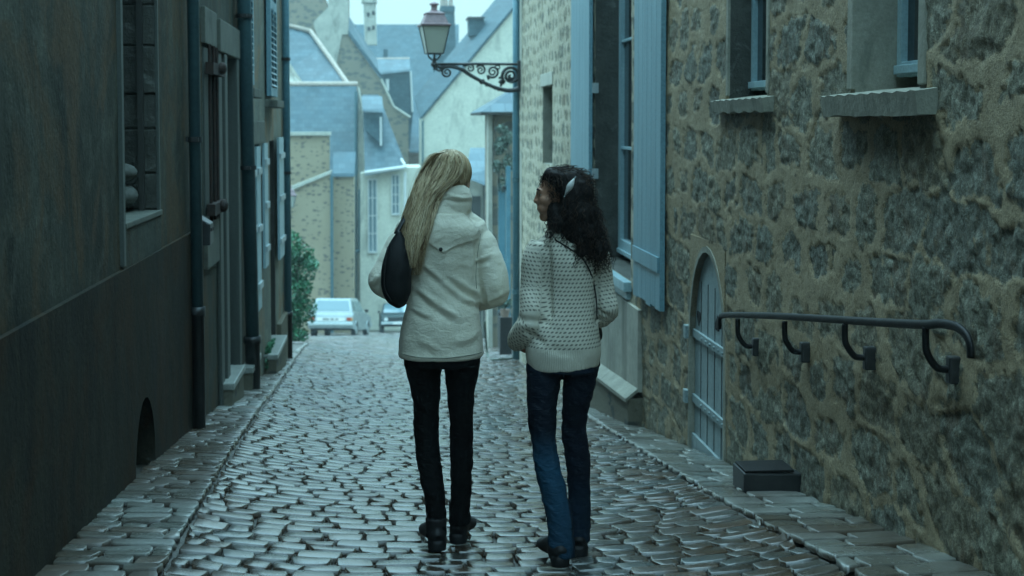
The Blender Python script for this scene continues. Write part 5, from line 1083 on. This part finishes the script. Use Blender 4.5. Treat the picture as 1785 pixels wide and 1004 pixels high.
for s_i in range(500):   # front and sides of the head
    a = r_.uniform(-2.5, 2.5); p0 = np.array([math.sin(a)*.012, -.02+math.cos(a)*.02, .124]); P3 = []
    for t in np.linspace(0, 1, 12):
        el = 1.5-t*2.1; rr = .086+r_.uniform(0, .001); P3.append(L(math.sin(a)*.090*math.cos(el)*1.0, -.018-(math.cos(a) if abs(a) < 3 else 1)*.104*math.cos(el)*(1 if math.cos(a) > 0 else .55), .036+.093*math.sin(el)))
    paths.append((P3, np.clip(r_.normal(.5, .22), 0, 1), r_.uniform(.6, 1.3)))
for s_i in range(190):    # loose flyaway hairs
    u = r_.uniform(-.15, 1.1); k0 = 0; ph = r_.uniform(0, 6); am = r_.uniform(3, 9)
    P3 = lay([tuple(lcs[k]*(1-u)+rcs[k]*u+np.array([am*math.sin(ph+k*.09)*k/K, 0])) for k in range(0, int(K*r_.uniform(.5, 1)), 2)], r_.uniform(.008, .03))
    if P3: paths.append((P3, r_.uniform(.5, 1), .45))
strands('hair_strands', paths, .0017, MT['blonde'], hcap, None)
# bag on her shoulder
bg = thing('shoulder_bag', 'slouchy black leather shoulder bag hanging behind the left arm of the fair haired woman', 'bag', tuple(B_(690, 525, -.1)))
mb = MB(); mb.tube([B_(696, 396, -.135), B_(694, 420, -.14), B_(691, 450, -.145), B_(690, 480, -.145), B_(694, 508, -.14), B_(700, 526, -.13)], [(.010, .014), (.040, .028), (.056, .040), (.062, .044), (.054, .042), (.024, .026)], 24, hint=(0, 1, 0), res=4)
fuse('bag_body', mb, .006, MT['bag'], bg, 2, lambda V, Nn, me: V+Nn*(.016*(fbm(V[:, 0]*11+3, V[:, 2]*7, 4, 3)-.5))[:, None])
mb = MB(); mb.tube([B_(690, 402, -.135), B_(700, 385, -.10), B_(712, 366, -.055), B_(720, 362, .0), B_(716, 380, .09), B_(704, 430, .12)], [(.011, .004)]*6, 10, hint=(0, 0, 1), res=5); mb.build('strap', MT['bag'], bg, smooth=True)
mb = MB(); mb.tube([B_(676, 424, -.17), B_(672, 450, -.185), B_(670, 490, -.185), B_(682, 516, -.17)], [(.003, .003)]*4, 6, hint=(0, 1, 0), res=4); mb.build('piping', MT['rubber'], bg, smooth=True)

# ------------------------------------------------------------------ the dark haired woman
fc = aG(975, 978); YC = float(fc[1])
def C_(x, y, dy=0.): p = aY(x, y, YC); return np.array([p[0], YC+dy, p[2]])
pm = YC/F
wd_ = thing('person', 'dark haired woman in cream knitted sweater and blue jeans, head turned left', 'person', tuple(fc))
cLS, cLE, cLW = C_(936, 424, 0), C_(924, 553, -.03), C_(907, 598, .10)
cRS, cRE, cRW = C_(1040, 430, 0), C_(1054, 545, -.02), C_(1040, 572, .17)
mb = MB()
rows = [(640, 983, 63, .115), (625, 982, 66, .12), (612, 982, 67, .125), (590, 984, 63, .125), (560, 987, 57, .118), (530, 990, 52, .11), (500, 992, 51, .108), (470, 992, 54, .112), (445, 990, 57, .112), (425, 988, 56, .10), (410, 987, 44, .082), (400, 986, 32, .066)]
mb.tube([C_(x, y) for y, x, w, d in rows], [(w*pm, d) for y, x, w, d in rows], 40, hint=(0, 1, 0), res=4)
mb.tube([C_(944, 424), C_(934, 452), C_(930, 500), C_(928, 540, -.03), C_(922, 565, -.025), C_(908, 590, .04), C_(903, 606, .09)], [(.045, .055), (.054, .058), (.052, .055), (.053, .054), (.055, .052), (.047, .045), (.034, .036)], 24, hint=(0, 1, 0), res=5)
mb.tube([C_(1030, 426), C_(1042, 452), C_(1048, 495), C_(1055, 535, -.02), C_(1055, 548, .02), C_(1042, 562, .12), C_(1030, 568, .17)], [(.045, .055), (.052, .058), (.050, .054), (.048, .052), (.048, .046), (.046, .042), (.038, .038)], 24, hint=(0, 1, 0), res=5)
ax_L = [C_(938, 424), C_(930, 500), C_(928, 545, -.03), C_(903, 606, .09)]; ax_R = [C_(1038, 424), C_(1048, 495), C_(1056, 540, -.02), C_(1030, 568, .17)]
kf = [(905, 552, 948, 556, .014, .010), (915, 575, 940, 590, .012, .010), (1040, 540, 1072, 556, .010, .012), (1042, 552, 1068, 565, .010, .010), (951, 430, 953, 545, .012, .014), (1036, 470, 1036, 560, .010, .012), (960, 600, 1000, 612, .02, .005)]
def kpost(V, Nn, me):
    d = .010*(fbm(V[:, 0]*7+V[:, 1]*4, V[:, 2]*8, 33, 3)-.5); back = sstep(-.2, .4, -Nn[:, 1])
    for x0, y0, x1, y1, w, dp in kf:
        P = V.copy(); P[:, 1] = YC; dist, t = segd(P, C_(x0, y0), C_(x1, y1)); d += -dp*np.exp(-(dist/w)**2)*back
    W_ = V+Nn*d[:, None]
    cx = np.interp(V[:, 2], [C_(0, y)[2] for y in (640, 560, 500, 400)], [C_(x, 500)[0] for x in (983, 987, 992, 987)])
    ang = np.arctan2((V[:, 0]-cx)/.135, -(V[:, 1]-YC)/.12); ku = ang*.132; kv = V[:, 2]+5; best = np.abs(np.hypot((V[:, 0]-cx)/.125, (V[:, 1]-YC)/.115)-1)*.12+.0
    isarm = np.zeros(len(V), bool)
    for ax in (ax_L, ax_R):
        bd = np.full(len(V), 9.); ln = np.zeros(len(V)); an = np.zeros(len(V)); acc = 0
        for a, b in zip(ax[:-1], ax[1:]):
            dist, t = segd(V, a, b); T = (b-a)/np.linalg.norm(b-a); sd = np.cross(T, [0, 1, 0]); sd /= np.linalg.norm(sd); o = np.cross(sd, T); q = a+t[:, None]*(b-a); rel = V-q
            aa = np.arctan2(rel@sd, rel@o); m_ = dist < bd; ln = np.where(m_, acc+t*np.linalg.norm(b-a), ln); an = np.where(m_, aa, an); bd = np.minimum(bd, dist); acc += np.linalg.norm(b-a)
        sel = (bd < .078) & (np.abs(V[:, 0]-cx) > (.113 if ax is ax_L else .108)) & (ln > .02); isarm |= sel; ku = np.where(sel, an*.058, ku); kv = np.where(sel, 6-ln, kv)
    hemv = np.where(isarm, 0, sstep(C_(0, 617)[2], C_(0, 621)[2], V[:, 2]))
    setattr_f(me, 'ku', ku); setattr_f(me, 'kv', kv); setattr_f(me, 'hem', hemv); return W_
sw = fuse('sweater', mb, .0065, MT['knit'], wd_, 3, kpost)
# jeans
mb = MB()
legrows(mb, [(628, 918, 982), (650, 918, 980), (680, 918, 975), (720, 920, 971), (760, 924, 969), (800, 928, 974), (840, 936, 983), (880, 945, 991), (920, 950, 996), (957, 949, 997)], lambda y: np.interp(y, [630, 760, 940], [0, .0, -.10]), f=C_)
legrows(mb, [(628, 982, 1047), (650, 982, 1043), (680, 981, 1037), (720, 980, 1029), (760, 982, 1026), (800, 987, 1032), (840, 992, 1034), (880, 994, 1035), (920, 993, 1034), (953, 992, 1035)], lambda y: np.interp(y, [630, 760, 940], [0, .05, .08]), f=C_)
mb.tube([C_(983, 590), C_(983, 610), C_(982, 645)], [(.125, .10), (.14, .11), (.14, .115)], 28, hint=(0, 1, 0))
def jp(V, Nn, me):
    W_ = wr(2.0)(V, Nn, me); lx = np.interp(V[:, 2], [C_(0, 950)[2], C_(0, 760)[2]], [C_(992, 0)[0], C_(975, 0)[0]]); zk = C_(0, 775)[2]
    fd = (V[:, 0] < lx)*sstep(zk+.06, zk-.14, V[:, 2])*(.55+.45*np.clip(1-np.abs(V[:, 2]-C_(0, 820)[2])/.4, 0, 1)); fd2 = (V[:, 0] >= lx)*.18*sstep(C_(0, 850)[2], C_(0, 900)[2], V[:, 2]); fb2 = .10*sstep(C_(0, 690)[2], C_(0, 640)[2], V[:, 2])  # brighter blue below the left knee, faint at right hem and hips
    setattr_f(me, 'leg_blue', np.clip(fd+fd2+fb2, 0, 1)); return W_
fuse('jeans', mb, .006, MT['denim'], wd_, 3, jp)
a1 = C_(968, 955, -.10); a2 = C_(1014, 950, .08)
mb = MB(); shoe(mb, a1, a1+np.array([-.03, .23, 0]), gr(a1), 1.1, .018, .03); fuse('shoe', mb, .005, MT['boot'], wd_, 2)
mb = MB(); shoe(mb, a2, a2+np.array([.03, .23, 0]), gr(a2), 1.1, .018, .03); fuse('shoe', mb, .005, MT['boot'], wd_, 2)
HD = C_(976, 340, .02); mb = MB(); L, Mh = head(mb, HD, (-.985, .16, -.04), .93)
mb.tube([C_(985, 425), C_(984, 400), C_(978, 372, .01), HD+(0.01, 0, -.03)], [(.060, .055), (.050, .050), (.050, .050), (.05, .05)], 18, hint=(0, 1, 0), res=3)
mb.tube([C_(983, 635), C_(983, 600), C_(990, 520), C_(989, 450), C_(987, 420)], [(.11, .08), (.12, .09), (.09, .075), (.11, .08), (.07, .06)], 26, hint=(0, 1, 0), res=3)
for pts in ([C_(940, 430), C_(930, 500), C_(927, 545, -.03), C_(912, 585, .04), C_(904, 600, .08)], [C_(1036, 430), C_(1047, 495), C_(1055, 538, -.02), C_(1044, 560, .10), C_(1034, 568, .16)]): mb.tube(pts, [.040, .038, .034, .03, .024], 16, hint=(0, 1, 0), res=3)
hand(mb, C_(905, 600, .09), (.55, .75, -.35), (.6, -.5, 0), (0, .2, 1), .9, .5); hand(mb, C_(1032, 568, .17), (-.5, .6, -.5), (-.5, -.4, -.2), (0, .3, 1), .92, .4)
for xa, xb_, xc, ya in ((950, 947, 971, -.1), (1013, 1004, 1013, .08)): mb.tube([C_(xa, 625), C_(xb_, 760, .05 if ya > 0 else 0), C_(xc, 940, ya)], [.050, .032, .024], 16, hint=(0, 1, 0), res=3)
fuse('body', mb, .005, MT['skin_b'], wd_, 2)
for sx in (-1, 1):
    e_ = MB().ball(L(sx*.031, .068, .004), .0112, 14, 10).build('eye', MT['eye'], wd_, smooth=True); MB().ball(L(sx*.031, .0755, .004), .0058, 10, 8).build('iris', MT['iris'], e_, smooth=True)
    mb = MB(); mb.tube([L(sx*.018, .090, .024), L(sx*.032, .090, .029), L(sx*.048, .078, .024)], [.003, .0035, .002], 6, hint=(0, 0, 1), res=3); mb.build('eyebrow', MT['dark_hair'], wd_)
mb = MB(); mb.ball(L(0, .0905, -.056), (.016, .006, .0055), 12, 8, rot=Mh); MT['lip'] = weathered('lip_skin', (.30, .10, .075), (.34, .12, .09), 20, rough=(.35, .5), fine=.05); mb.build('lips', MT['lip'], wd_, smooth=True)
# curly hair
blobs = [(978, 312, .02, 36, .088, 24), (1000, 322, -.0, 32, .09, 30), (984, 322, .0, 30, .085, 33), (1003, 338, -.03, 33, .085, 38), (1012, 372, -.05, 32, .085, 36), (992, 362, -.05, 26, .07, 36), (1022, 405, -.06, 30, .07, 34), (1000, 405, -.07, 28, .055, 30), (968, 388, -.04, 22, .06, 22), (1038, 430, -.07, 20, .05, 24), (1008, 430, -.08, 20, .04, 18), (966, 306, .01, 22, .085, 14), (963, 372, -.03, 14, .05, 24)]
cap = MB()
for x, y, dy, rx, ry, rz in blobs: cap.ball(C_(x, y, dy), (rx*pm*.88, ry*.88, rz*pm*.88), 16, 10)
hcap = fuse('hair', cap, .008, MT['dark_hair'], wd_, 3, lambda V, Nn, me: V+Nn*(.03*(fbm(V[:, 0]*22, V[:, 2]*22+V[:, 1]*20, 7, 3)-.5))[:, None]); setattr_f(hcap.data, 'tone', np.full(len(hcap.data.vertices), .1))
paths = []; r_ = np.random.default_rng(5); tot = sum(b[3]*b[5] for b in blobs)
for x, y, dy, rx, ry, rz in blobs:
    for _ in range(int(2600*rx*rz/tot)):
        d = r_.normal(size=3); d /= np.linalg.norm(d); c = C_(x, y, dy); p = c+d*np.array([rx*pm, ry, rz*pm])*r_.uniform(.82, 1.04)
        rel = Mh.T@(p-HD)
        if rel[1] > .040 and rel[2] < .060 and abs(rel[0]) < .085: continue      # keep the face clear
        ln = r_.uniform(.03, .075) if y > 350 else r_.uniform(.02, .05); flow = np.array([d[0]*.35+.12, d[1]*.3, -1.0]); top = sstep(.2, .9, d[2])*(y < 345)
        if top > 0: flow = flow*(1-top)+np.array([.9, -.35, .05])*top
        flow /= np.linalg.norm(flow); s1 = np.cross(flow, [.3, .8, .1]); s1 /= np.linalg.norm(s1); s2 = np.cross(flow, s1); cr2 = r_.uniform(.003, .008)*(.35 if y < 335 and d[2] > .1 else 1); ph = r_.uniform(0, 6); tn_ = r_.uniform(9, 17)
        K_ = 11; P3 = [p+flow*ln*t+(s1*math.cos(ph+tn_*t)+s2*math.sin(ph+tn_*t))*cr2 for t in np.linspace(0, 1, K_)]
        paths.append((P3, np.clip(r_.normal(.45, .3), 0, 1), r_.uniform(.5, 1.2)))
strands('hair_curls', paths, .0015, MT['dark_hair'], hcap, None)
hcl = thing('hair_clip', 'pale feather shaped clip in the dark curly hair', 'hair clip', tuple(C_(988, 322, -.12)))
b2h = BVHTree.FromObject(hcap, bpy.context.evaluated_depsgraph_get()); q = C_(988, 322); h = b2h.ray_cast(Vector((q[0], YC-1, q[2])), Vector((0, 1, 0))); yc_ = (h[0].y if h[0] else YC-.1)-.012-YC
mb = MB(); mb.tube([C_(996, 309, yc_+.008), C_(991, 317, yc_), C_(987, 324, yc_-.002), C_(983, 332, yc_+.004), C_(980, 338, yc_+.008)], [(.002, .002), (.010, .004), (.0125, .005), (.007, .004), (.003, .002)], 12, hint=(0, 1, 0), res=3); mb.build('clip_leaf', MT['clip'], hcl, smooth=True)
mb = MB(); mb.tube([C_(998, 306, yc_+.006), C_(978, 341, yc_+.006)], [.0022]*2, 6, hint=(0, 1, 0)); mb.build('clip_pin', MT['lead2'], hcl)
# thin bag strap across her back
bk = BVHTree.FromObject(sw, bpy.context.evaluated_depsgraph_get())
def onsw(px, py, lift=.004):
    p = C_(px, py); h = bk.ray_cast(Vector((p[0], YC-1, p[2])), Vector((0, 1, 0))); return np.array([p[0], (h[0].y if h[0] is not None else YC-.1)-lift, p[2]])
sb = thing('small_bag', 'small bag worn in front on a thin dark strap across the knitted sweater', 'bag', tuple(C_(1040, 590, .1)))
sp = [onsw(x, y) for x, y in ((965, 416), (985, 428), (1003, 440), (1015, 455), (1024, 472), (1031, 490), (1035, 510), (1037, 530), (1038, 550))]; sp += [C_(1047, 566, .03), C_(1052, 585, .10)]
mb = MB(); mb.tube(sp, [(.0045, .0025)]*len(sp), 8, hint=(1, 0, 0), res=4); mb.tube([onsw(965, 416), C_(955, 408, .0), C_(962, 415, .09), C_(985, 480, .13), C_(1030, 570, .16)], [(.0045, .0025)]*5, 8, hint=(1, 0, 0), res=4); mb.build('strap', MT['bag'], sb, smooth=True)
mb = MB(); mb.tube([C_(1045, 572, .13), C_(1044, 585, .15), C_(1043, 600, .15), C_(1043, 606, .14)], [(.02, .02), (.038, .03), (.040, .03), (.025, .02)], 20, hint=(0, 1, 0), res=3); fuse('bag_body', mb, .005, MT['bag'], sb, 2)
# ================================================================== CARS
MT['carpaint'] = weathered('pale_car_paint', (.27, .32, .32), (.32, .37, .37), 2, rough=(.2, .35), bump=(20, .05, .002), fine=.08); MT['carpaint'].node_tree.nodes['Principled BSDF'].inputs['Coat Weight'].default_value = .5
MT['cardark'] = weathered('dark_green_car_paint', (.012, .028, .03), (.02, .038, .042), 2, rough=(.4, .55), fine=.08)
MT['chrome'] = weathered('dull_bumper_metal', (.42, .48, .48), (.5, .56, .56), 5, rough=(.2, .35), metal=.6)
MT['red'] = weathered('red_tail_lens', (.28, .035, .02), (.34, .06, .03), 9, rough=(.15, .25)); MT['amber'] = weathered('amber_lens', (.5, .20, .06), (.5, .24, .08), 9, rough=(.15, .25)); MT['plate'] = weathered('plate_white', (.62, .62, .58), (.66, .66, .62), 9, rough=(.3, .5), fine=.05)
def frame_at(P, yaw, slope, k=1.0):
    f = Vector((math.sin(yaw), math.cos(yaw), slope)).normalized(); r = Vector((math.cos(yaw), -math.sin(yaw), 0)); u = r.cross(f); return lambda x, y, z: np.array(P)+(np.array(r)*x+np.array(f)*y+np.array(u)*z)*k
def xf(mb, T): mb.v = [tuple(T(*v)) for v in mb.v]; return mb
def car(par, T, paint, hatch=True, front=False):
    """local frame: y forward from the rear bumper; width 1.6, length 3.8"""
    W_ = .80
    def sec(y, pts): return [(x, y, z) for x, z in pts]
    # body side profile lofted along the width with tumblehome
    low = [(-.02, .34), (-.03, .62), (.0, .80), (.04, .88), (1.0, .90), (2.55, .88), (3.3, .80), (3.72, .70), (3.78, .55), (3.74, .36), (3.40, .30), (.30, .30)]
    m_ = MB(); xs_ = [-W_, -W_*.97, -W_*.6, 0, W_*.6, W_*.97, W_]; ins = [.05, .01, 0, -.01, 0, .01, .05]; vs = []
    for x, i_ in zip(xs_, ins):
        for (y, z) in low: vs.append((x, y+(i_ if y < 1.5 else -i_), z))
    n_ = len(low); fs = [(a*n_+k, a*n_+(k+1) % n_, (a+1)*n_+(k+1) % n_, (a+1)*n_+k) for a in range(6) for k in range(n_)]+[tuple(range(n_)), tuple(range(7*n_-1, 6*n_-1, -1))]
    m_.add(vs, fs); body = xf(m_, T).build('body', paint, par, bevel=.015)
    gh = [(.10, .88), (.36, 1.36), (.52, 1.40), (1.9, 1.40), (2.55, .90)] if hatch else [(.62, .88), (.98, 1.34), (1.1, 1.38), (2.0, 1.38), (2.75, .88)]
    def half(z): return np.interp(z, [.88, 1.36, 1.40], [W_*.94, W_*.78, W_*.72])
    m_ = MB(); vs = [(s*half(z), y, z) for s in (-1, 1) for y, z in gh]; n_ = len(gh); m_.add(vs, [(k, (k+1) % n_, (k+1) % n_+n_, k+n_) for k in range(n_)]+[tuple(range(n_)), tuple(range(2*n_-1, n_-1, -1))]); cab = xf(m_, T).build('cabin', paint, par, bevel=.02)
    def pane(pts, name='window'): m_ = MB(); m_.add(pts, [tuple(range(len(pts)))]); xf(m_, T).build(name, MT['carglass'], cab, fix=False)
    def lp(a, b, t): return a+(b-a)*t
    (y0, z0), (y1, z1) = gh[0], gh[1]; q = []
    for t, s in ((.16, -1), (.16, 1), (.90, 1), (.90, -1)): z = lp(z0, z1, t); q.append((s*(half(z)-.09), lp(y0, y1, t)-.012, z+.006))
    pane(q, 'rear_window')
    (y0, z0), (y1, z1) = gh[4], gh[3]; q = []
    for t, s in ((.1, -1), (.1, 1), (.9, 1), (.9, -1)): z = lp(z0, z1, t); q.append((s*(half(z)-.08), lp(y0, y1, t)+.014, z+.006))
    pane(q, 'windscreen')
    ya, yb_ = gh[1][0], gh[3][0]
    for s in (-1, 1):
        for (a0, a1, b0_, b1) in ((ya-.02, ya+.30, ya+.42, ya+.10), (ya+.42, 1.55+(0 if hatch else .15), 1.50+(0 if hatch else .15), ya+.50), (1.64, yb_+.46, yb_+.04, 1.60)):
            o_ = .012; pane([(s*(half(.95)+o_), a0, .95), (s*(half(.95)+o_), a1, .95), (s*(half(1.32)+o_), b0_, 1.32), (s*(half(1.32)+o_), b1, 1.32)], 'side_window')
    for y in (.66, 3.05):
        for s in (-1, 1):
            m_ = MB(); c = (s*(W_-.075), y, .27); m_.tube([(c[0]-.08, y, .27), (c[0]-.075, y, .27), (c[0]+.075, y, .27), (c[0]+.08, y, .27)], [.24, .27, .27, .24], 24, hint=(0, 0, 1)); wh = xf(m_, T).build('wheel', MT['rubber'], par)
            m_ = MB(); m_.tube([(s*(W_-.0), y, .27), (s*(W_+.012), y, .27)], [.165, .14], 20, hint=(0, 0, 1)); xf(m_, T).build('rim', MT['chrome'], wh)
            m_ = MB(); arc = [(s*(W_+.004), y+.33*math.cos(a), .27+.33*math.sin(a)) for a in np.linspace(0, math.pi, 14)]; m_.tube(arc, [.022]*14, 6, hint=(1, 0, 0)); xf(m_, T).build('wheel_arch', paint, par)
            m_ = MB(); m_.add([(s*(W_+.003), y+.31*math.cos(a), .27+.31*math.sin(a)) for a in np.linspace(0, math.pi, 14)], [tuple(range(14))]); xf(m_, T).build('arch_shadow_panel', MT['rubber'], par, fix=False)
    m_ = MB(); m_.box(-W_-.01, W_+.01, -.12, .02, .43, .55); xf(m_, T).build('rear_bumper', MT['chrome'], par, bevel=.02)
    m_ = MB(); m_.box(-W_-.01, W_+.01, 3.74, 3.88, .38, .50); xf(m_, T).build('front_bumper', MT['chrome'], par, bevel=.02)
    for s in (-1, 1):
        m_ = MB(); m_.box(s*.57, s*.72, -.045, .0, .60, .72); tl = xf(m_, T).build('tail_light', MT['red'], par, bevel=.006)
        m_ = MB(); m_.box(s*.722, s*.78, -.035, .01, .60, .72); xf(m_, T).build('indicator', MT['amber'], tl)
        m_ = MB(); m_.tube([(s*.58, 3.74, .62), (s*.58, 3.81, .62)], [.085, .09], 18, hint=(0, 0, 1)); xf(m_, T).build('headlight', MT['white'], par)
        m_ = MB(); m_.box(s*(W_+.01), s*(W_+.13), 2.25, 2.33, .92, 1.02); xf(m_, T).build('mirror', MT['rubber'], par)
    m_ = MB(); m_.box(-.45, .45, 3.755, 3.80, .53, .70); xf(m_, T).build('grille', MT['rubber'], par)
    for y_, sg in ((-.052, 1), (3.89, -1)):
        m_ = MB(); m_.box(-.50 if sg > 0 else -.26, .50 if sg > 0 else .26, y_, y_+.03, .59 if sg > 0 else .38, .71 if sg > 0 else .49); pl_ = xf(m_, T).build('number_plate', MT['plate'], par)
        if sg > 0:
            for k, w_ in enumerate((.05, .05, .05, .05, 0, .06, .06, 0, .05, .05)):
                if w_: m_ = MB(); x = -.27+k*.056; m_.box(x, x+w_*.75, y_-.006, y_, .625, .685); xf(m_, T).build('plate_character', MT['rubber'], pl_)
    m_ = MB(); m_.box(-.7, .7, .1, 3.6, .27, .302); xf(m_, T).build('underside', MT['rubber'], par)
Pc = aY(576, 583, 50); Pc[2] = float(gz(Pc[0], 50.5)); SL = (float(gz(Pc[0], 54))-float(gz(Pc[0], 50)))/4
c1 = thing('parked_car', 'pale boxy hatchback seen from behind at the foot of the street', 'car', tuple(Pc)); car(c1, frame_at(Pc, math.radians(9), SL, 1.07), MT['carpaint'])
Pc = aY(690, 581, 61); Pc[1] = 64.9; Pc[2] = float(gz(Pc[0], 64.9))
c2 = thing('parked_car', 'dark saloon car facing uphill, half hidden behind the bag and cream jacket', 'car', tuple(Pc)); car(c2, frame_at(Pc, math.radians(180-2), -SL), MT['cardark'], False)
# ================================================================== HAZE
hz = MB().box(-60, 60, -16, 132, -13.5, 16).build('haze', None); tag(hz, kind='stuff'); hz.data.materials.clear()
hm = bpy.data.materials.new('haze_air'); hm.use_nodes = True; ht = hm.node_tree; ht.nodes.clear(); ho = ht.nodes.new('ShaderNodeOutputMaterial'); hv = ht.nodes.new('ShaderNodeVolumePrincipled')
hv.inputs['Color'].default_value = (.80, .97, 1, 1); hv.inputs['Density'].default_value = .0011; hv.inputs['Anisotropy'].default_value = .2; ht.links.new(hv.outputs[0], ho.inputs['Volume']); hz.data.materials.append(hm)
